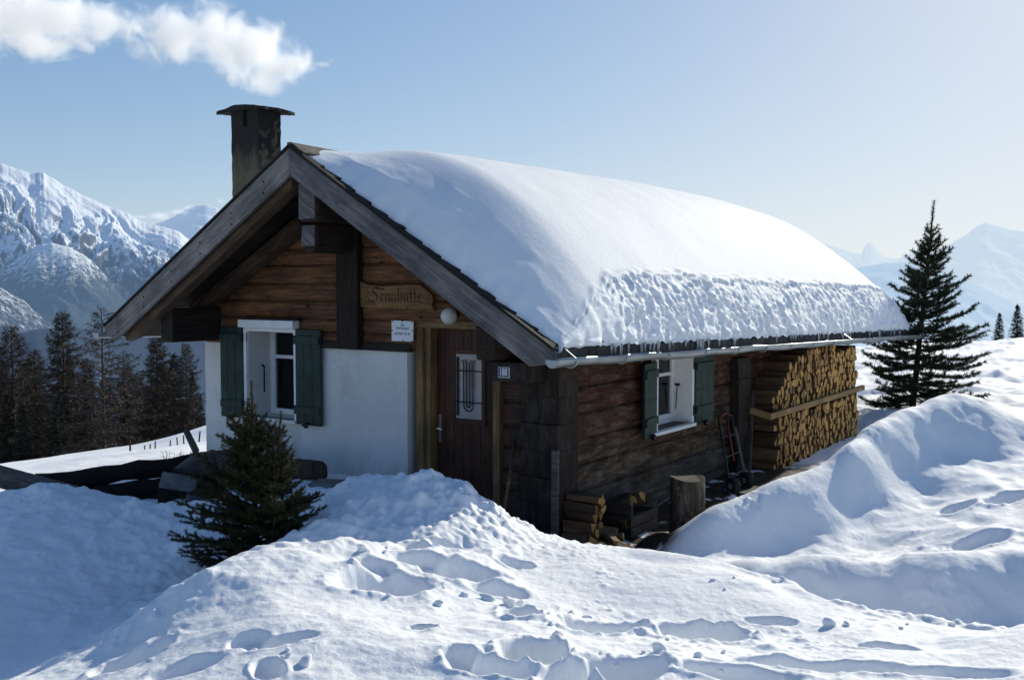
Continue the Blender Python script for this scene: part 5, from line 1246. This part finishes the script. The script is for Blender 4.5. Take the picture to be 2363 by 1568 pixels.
# larches
def larch(h, spread, nb, seed, twigs=26, name='larch', mat='larch', up=.35, dens=1.0):
    r = random.Random(seed); g = np.random.default_rng(seed); tw = MB(); tris = []; root = empty(name)
    tp = [np.array([.05*h*.02*math.sin(i), .03*math.cos(i*1.7), h*f]) for i, f in enumerate(np.linspace(-.04, 1, 14))]
    tw.tube(tp, [.0085*h*(1.2-f)+.008 for f in np.linspace(0, 1, 14)], 7)
    for b in range(nb):
        f = .03+.96*(b/nb)**.95; z = h*f; az = b*2.399+r.uniform(-.4, .4); L = spread*((1-f)**.75)*(.62+.38*min(1, f*3.2))*r.uniform(.45, 1.25)+.12
        el = .12+.5*f+r.uniform(-.15, .15); n = 6; p = np.array([0, 0, z]); pts = [p]
        for i in range(n):
            s = i/n; e = el-.75*math.sin(s*math.pi*.9)*(1-f*.5)+up*s*s*1.6; d = np.array([math.cos(az)*math.cos(e), math.sin(az)*math.cos(e), math.sin(e)]); az += r.uniform(-.10, .10); p = p+d*L/n; pts.append(p)
        tw.tube(pts, [(.0045*h*(1-f)+.012)*(1-.85*i/n) for i in range(n+1)], 4, cap=False)
        m = max(6, int(twigs*L/spread*1.6*dens)); fs = .12+.88*g.random(m); i0 = np.minimum((fs*n).astype(int), n-1); Pn = np.array(pts); b0 = Pn[i0]+(Pn[i0+1]-Pn[i0])*(fs*n-i0)[:, None]; dd = unit(Pn[i0+1]-Pn[i0])
        sd_ = unit(np.cross(dd, [0, 0, 1.]))*np.where(g.random(m) < .5, 1, -1)[:, None]; dr = unit(dd*.6+sd_*g.uniform(.2, 1, m)[:, None]+np.array([0, 0, 1.])*g.uniform(-.9, .35, m)[:, None])
        ll = (.055*h*g.uniform(.5, 1.3, m)*(1-.4*fs))[:, None]; tip = b0+dr*ll; w = unit(np.cross(dr, g.normal(size=(m, 3))))*.016*h/8
        tris.append(np.stack([b0-w, b0+w, tip], 1))
        mid = b0+dr*ll*.5
        for _ in range(3):
            d3 = unit(dr+g.normal(size=(m, 3))*.75+np.array([0, 0, -.25])); w3 = unit(np.cross(d3, g.normal(size=(m, 3))))*.012*h/8; tris.append(np.stack([mid-w3, mid+w3, mid+d3*ll*.55], 1))
    tw.build('trunk', M['bark'], root, smooth=True); tri_obj('crown', np.concatenate(tris), M[mat], root); return root
lar = [larch(9.0, 2.9, 130, 1, twigs=60), larch(9.0, 3.7, 90, 2, twigs=44), larch(9.0, 2.7, 140, 3, twigs=75)]
darkfir = spruce(7, lambda f: 1.6*(1-f)**.8, 20, 8, 22, 24, .26, .065, leader=.05, side=.32, mat='spruce_far', trunk_r=.1, twig=.02, droop=.2)
usedl = [False]*3; fu = False
def place_tree(kind, px, top, t, label, group):
    global fu
    q = T(px, 1000, t); zg = hz(q[0], q[1]); ztop = T(px, top, t)[2]; hgt = ztop-zg
    if kind < 3:
        o = copy_tree(lar[kind]) if usedl[kind] else lar[kind]; usedl[kind] = True; s = hgt/9.0; cat = 'larch'
    else:
        o = copy_tree(darkfir) if fu else darkfir; fu = True; s = hgt/7.0; cat = 'fir'
    o.location = (q[0], q[1], zg-.1); k = random.uniform(.85, 1.1); o.scale = (s*k, s*k, s); o.rotation_euler = (0, 0, random.uniform(0, 6)); return tag(o, label, cat, group)
G = 'larches below the hut'
for kind, px, top, t, lb in [(0, 32, 745, 48, 'bare larch nearest the left edge of the photo'), (2, 150, 714, 46, 'tall dense bare larch second from the left'), (1, 240, 702, 40, 'gaunt bare larch with long drooping boughs beside the roof end'), (2, 365, 762, 46, 'bare larch under the roof overhang left of the hut wall'), (0, 432, 786, 46, 'bare larch closest to the plaster wall'), (0, 84, 800, 52, 'short bare larch between the two leftmost tall ones'), (1, 288, 803, 50, 'slim bare larch just right of the gaunt one')]:
    place_tree(kind, px, top, t, lb, G)
for i in range(15):
    px = -60+i*39+random.uniform(-14, 14); place_tree(random.choice([0, 2, 3, 3]), px, 835+random.uniform(-30, 45), random.uniform(50, 66), 'dark tree in the dense row behind the front larches', 'dark trees behind the front larches')
for i in range(13):
    px = -40+i*42+random.uniform(-16, 16); place_tree(3, px, 935+random.uniform(-40, 30)-max(0, px-250)*.10, random.uniform(43, 50), 'low dark young fir at the foot of the larches', 'young firs at the foot of the larches')
sm = copy_tree(lar[1]); q = T(2250, 792, 58); sm.location = (q[0], q[1], q[2]-.2); sm.scale = (.13, .13, .14); tag(sm, 'tiny bare larch on the horizon right of the spruce', 'larch')
# shrubs, posts
def shrub(seed, h):
    r = random.Random(seed); mb = MB()
    for i in range(5):
        az = r.uniform(0, 6.28); p = Vector((r.uniform(-.1, .1)*h, r.uniform(-.1, .1)*h, -.05)); d = Vector((math.cos(az)*.25, math.sin(az)*.25, 1)).normalized(); pts = [p]
        for k in range(5): d = (d+Vector((r.uniform(-.2, .2), r.uniform(-.2, .2), 0))).normalized(); pts.append(pts[-1]+d*h*r.uniform(.7, 1.1)/5)
        mb.tube(pts, [.009*(1-.8*k/5)*h+.002 for k in range(6)], 5)
        for k in range(6):
            a = pts[r.randrange(1, 6)]; e = a+Vector((r.uniform(-.2, .2), r.uniform(-.2, .2), r.uniform(.02, .2)))*h*.8; mb.tube([a, (a+e)/2+Vector((0, 0, -.01)), e], [.004*h+.001, .003*h+.001, .001], 4)
    return mb.build('shrub', wood('reddish_twig_bark', (.10, .045, .03), (.03, .016, .012), 'Z'), smooth=True)
for i, (px, py, t, h, lb) in enumerate([(385, 1035, 12.6, .34, 'leafless reddish shrub left of the leaning fence post'), (415, 1030, 12.8, .26, 'smaller leafless shrub nearest the leaning fence post'), (262, 1062, 12.2, .16, 'tiny bare twigs in the snow behind the barrier logs'), (372, 1042, 12.3, .30, 'leafless shrub at the barrier log, furthest left of the three')]):
    q = T(px, py, t); o = shrub(i+4, h); o.location = (q[0], q[1], min(hz(q[0], q[1]), q[2])); tag(o, lb, 'shrub')
tag(MB().tube([T(452, 1040, 12.2), T(430, 994, 12.4)], [.045, .04], 10).build('fence_post', M['greyplank']), 'leaning grey fence post left of the plaster wall', 'fence post')
fp0 = MB().tube([(0, 0, -.2), (0, 0, .55)], [.035, .03], 8).build('fence_post', M['bark'])
for i, (px, t) in enumerate([(333, 27), (345, 27.5), (357, 28), (392, 29), (409, 29.5), (424, 30), (442, 25), (459, 24), (300, 20)]):
    o = fp0 if i == 0 else fp0.copy()
    if i: col.objects.link(o)
    q = T(px, 1010, t); o.location = (q[0], q[1], hz(q[0], q[1])); o.rotation_euler = (random.uniform(-.1, .1), random.uniform(-.1, .1), 0); o.scale = (.6, .6, random.uniform(.35, .6)); tag(o, 'short thin fence post in the snowy field left of the hut', 'fence post', 'thin field fence posts')

# ================================================================== CLOUDS
def cloud(name, blobs, dist, dens, nsc, label, thr=.40, emis=.13, step=1.0):
    """a bank of vapour: density falls off from a set of puffs and is broken up by noise"""
    S = dist/F; cs = []
    for px, py, rx, ry in blobs:
        p = T(px, py, dist); cs.append((p, rx*S, ry*S))
    ctr = sum(c[0] for c in cs)/len(cs)
    bm = bmesh.new()
    for p, rx, ry in cs:
        geom = bmesh.ops.create_icosphere(bm, subdivisions=3, radius=1.0)['verts']
        for v in geom:
            l = Vector(v.co); w = RT*l.x*rx*1.18 + np.array([0, 0, 1.])*l.z*ry*1.22 + fh*l.y*(rx+ry)*.5; v.co = Vector(p-ctr+w)
    me = bpy.data.meshes.new(name); bm.to_mesh(me); bm.free(); o = bpy.data.objects.new(name, me); col.objects.link(o); o.location = ctr
    rm = o.modifiers.new('merge', 'REMESH'); rm.mode = 'VOXEL'; rm.voxel_size = 9*S
    m = bpy.data.materials.new(name+'_vapour'); m.use_nodes = True; nt = m.node_tree; nt.nodes.clear(); out = nt.nodes.new('ShaderNodeOutputMaterial')
    tc = nt.nodes.new('ShaderNodeTexCoord'); best = None
    for p, rx, ry in cs:
        sub = N(nt, 'ShaderNodeVectorMath', operation='SUBTRACT'); nt.links.new(tc.outputs['Object'], sub.inputs[0]); sub.inputs[1].default_value = tuple(p-ctr)
        mp = nt.nodes.new('ShaderNodeMapping'); mp.vector_type = 'POINT'; mp.inputs['Rotation'].default_value = (0, 0, -YAW); mp.inputs['Scale'].default_value = (1/rx, 1/((rx+ry)*.5), 1/ry)
        ro = nt.nodes.new('ShaderNodeVectorRotate'); ro.rotation_type = 'Z_AXIS'; ro.inputs['Angle'].default_value = -YAW; nt.links.new(sub.outputs[0], ro.inputs[0])
        mp.inputs['Rotation'].default_value = (0, 0, 0); nt.links.new(ro.outputs[0], mp.inputs[0])
        ln = N(nt, 'ShaderNodeVectorMath', operation='LENGTH'); nt.links.new(mp.outputs[0], ln.inputs[0])
        if best is None: best = ln.outputs[1]
        else:
            mn = N(nt, 'ShaderNodeMath', operation='SMOOTH_MIN'); mn.inputs[2].default_value = .35; nt.links.new(best, mn.inputs[0]); nt.links.new(ln.outputs[1], mn.inputs[1]); best = mn.outputs[0]
    nz = noise(nt, tc.outputs['Object'], nsc/S/100, 9, .66, .5)
    a = N(nt, 'ShaderNodeMath', operation='MULTIPLY_ADD'); nt.links.new(nz, a.inputs[0]); a.inputs[1].default_value = 3.0; a.inputs[2].default_value = -1.5+1.0-thr
    b = N(nt, 'ShaderNodeMath', operation='SUBTRACT'); nt.links.new(a.outputs[0], b.inputs[0])
    c_ = N(nt, 'ShaderNodeMath', operation='SUBTRACT'); nt.links.new(best, c_.inputs[0]); c_.inputs[1].default_value = .42; nt.links.new(c_.outputs[0], b.inputs[1])
    mr = N(nt, 'ShaderNodeMapRange'); mr.interpolation_type = 'SMOOTHSTEP'; mr.inputs[1].default_value = 0; mr.inputs[2].default_value = 1.0; mr.inputs[4].default_value = dens; nt.links.new(b.outputs[0], mr.inputs[0])
    pv = nt.nodes.new('ShaderNodeVolumePrincipled'); pv.inputs['Color'].default_value = (1, 1, 1, 1); pv.inputs['Anisotropy'].default_value = .35; nt.links.new(mr.outputs[0], pv.inputs['Density'])
    pv.inputs['Emission Color'].default_value = (1, 1, 1, 1); e = N(nt, 'ShaderNodeMath', operation='MULTIPLY'); nt.links.new(mr.outputs[0], e.inputs[0]); e.inputs[1].default_value = emis; nt.links.new(e.outputs[0], pv.inputs['Emission Strength'])  # vapour glows by itself, imitating sunlight scattered many times inside it
    nt.links.new(pv.outputs[0], out.inputs['Volume']); me.materials.append(m); m.volume_intersection_method = 'FAST' if hasattr(m, 'volume_intersection_method') else None if False else m.volume_intersection_method if hasattr(m, 'volume_intersection_method') else None
    return tag(o, label, 'cloud')
CD = 3000
cloud('cloud', [(-80, 40, 170, 95), (60, 45, 150, 82), (170, 50, 120, 62), (255, 45, 90, 48), (100, 105, 100, 30), (-180, 20, 150, 100), (200, 108, 34, 22)], CD, .020, 1.6, 'large white cloud cut by the top left corner of the photo')
cloud('cloud', [(405, 88, 110, 66), (500, 82, 100, 78), (585, 120, 105, 76), (650, 150, 85, 50), (690, 155, 50, 26), (615, 185, 70, 34), (335, 82, 48, 26)], CD, .020, 1.6, 'long white cloud drifting above the chimney')
cloud('cloud', [(745, 148, 26, 8), (765, 141, 12, 7)], CD, .012, 2.4, 'thin cloud wisp at the right end of the long cloud')
cloud('cloud', [(325, 500, 22, 7), (365, 498, 34, 11), (410, 490, 36, 10), (440, 480, 22, 9)], 14000, .004, 3.0, 'thin low cloud streak between the mountain wall and the far peak', emis=.16)
cloud('cloud', [(513, 463, 15, 8), (500, 456, 8, 5)], 14000, .004, 3.0, 'tiny cloud puff beside the chimney foot above the far peak', emis=.16)
# ================================================================== LIGHT, SKY, CAMERA
SUN_EL = math.radians(25); SUN_AZ = math.radians(.6)         # azimuth from +Y towards +X
sd = Vector((math.sin(SUN_AZ)*math.cos(SUN_EL), math.cos(SUN_AZ)*math.cos(SUN_EL), math.sin(SUN_EL)))
sl = bpy.data.lights.new('sun', 'SUN'); sl.energy = 5.0; sl.angle = math.radians(.5); sl.color = (1, .945, .79)
so = bpy.data.objects.new('sun', sl); so.rotation_euler = sd.to_track_quat('Z', 'Y').to_euler(); col.objects.link(so)
wld = bpy.data.worlds.new('World'); scene.world = wld; wld.use_nodes = True
nt = wld.node_tree; nt.nodes.clear()
sky = nt.nodes.new('ShaderNodeTexSky'); sky.sky_type = 'NISHITA'; sky.sun_disc = False; sky.sun_elevation = SUN_EL; sky.sun_rotation = SUN_AZ
sky.altitude = 2000; sky.air_density = 1.0; sky.dust_density = 2.0; sky.ozone_density = 1.0
bg = nt.nodes.new('ShaderNodeBackground'); bg.inputs[1].default_value = .14
ow = nt.nodes.new('ShaderNodeOutputWorld'); hs = nt.nodes.new('ShaderNodeHueSaturation'); hs.inputs['Saturation'].default_value = 1.14; nt.links.new(sky.outputs[0], hs.inputs['Color'])
tn = nt.nodes.new('ShaderNodeMix'); tn.data_type = 'RGBA'; tn.blend_type = 'MULTIPLY'; tn.inputs[0].default_value = 1; tn.inputs[7].default_value = (.97, .99, 1.08, 1); nt.links.new(hs.outputs[0], tn.inputs[6])
# hazy mountain air: soft shoulder on the bright part of the sky so that the glare near the sun stays pale blue
sr = nt.nodes.new('ShaderNodeSeparateColor'); cr_ = nt.nodes.new('ShaderNodeCombineColor'); nt.links.new(tn.outputs[2], sr.inputs[0])
for k_, (lim, ga) in enumerate([(.83, .165), (.91, .172), (.97, .188)]):
    a_ = N(nt, 'ShaderNodeMath', operation='MULTIPLY'); a_.inputs[1].default_value = -ga/lim; nt.links.new(sr.outputs[k_], a_.inputs[0])
    b_ = N(nt, 'ShaderNodeMath', operation='EXPONENT'); nt.links.new(a_.outputs[0], b_.inputs[0])
    c_ = N(nt, 'ShaderNodeMath', operation='MULTIPLY_ADD'); nt.links.new(b_.outputs[0], c_.inputs[0]); c_.inputs[1].default_value = -lim/.14; c_.inputs[2].default_value = lim/.14; nt.links.new(c_.outputs[0], cr_.inputs[k_])
nt.links.new(cr_.outputs[0], bg.inputs[0]); nt.links.new(bg.outputs[0], ow.inputs[0])
cd = bpy.data.cameras.new('camera'); cd.sensor_width = 36; cd.lens = 36*F/2363; cd.clip_start = .05; cd.clip_end = 100000
co = bpy.data.objects.new('camera', cd); col.objects.link(co); scene.camera = co
Mx = Matrix((( RT[0], UP[0], -FW[0], CAM[0]), (RT[1], UP[1], -FW[1], CAM[1]), (RT[2], UP[2], -FW[2], CAM[2]), (0, 0, 0, 1)))
co.matrix_world = Mx
scene.view_settings.view_transform = 'Standard'; scene.view_settings.look = 'None'; scene.view_settings.exposure = 0
scene.cycles.max_bounces = 8; scene.cycles.diffuse_bounces = 4; scene.cycles.transparent_max_bounces = 8
scene.cycles.volume_bounces = 3; scene.cycles.use_denoising = True
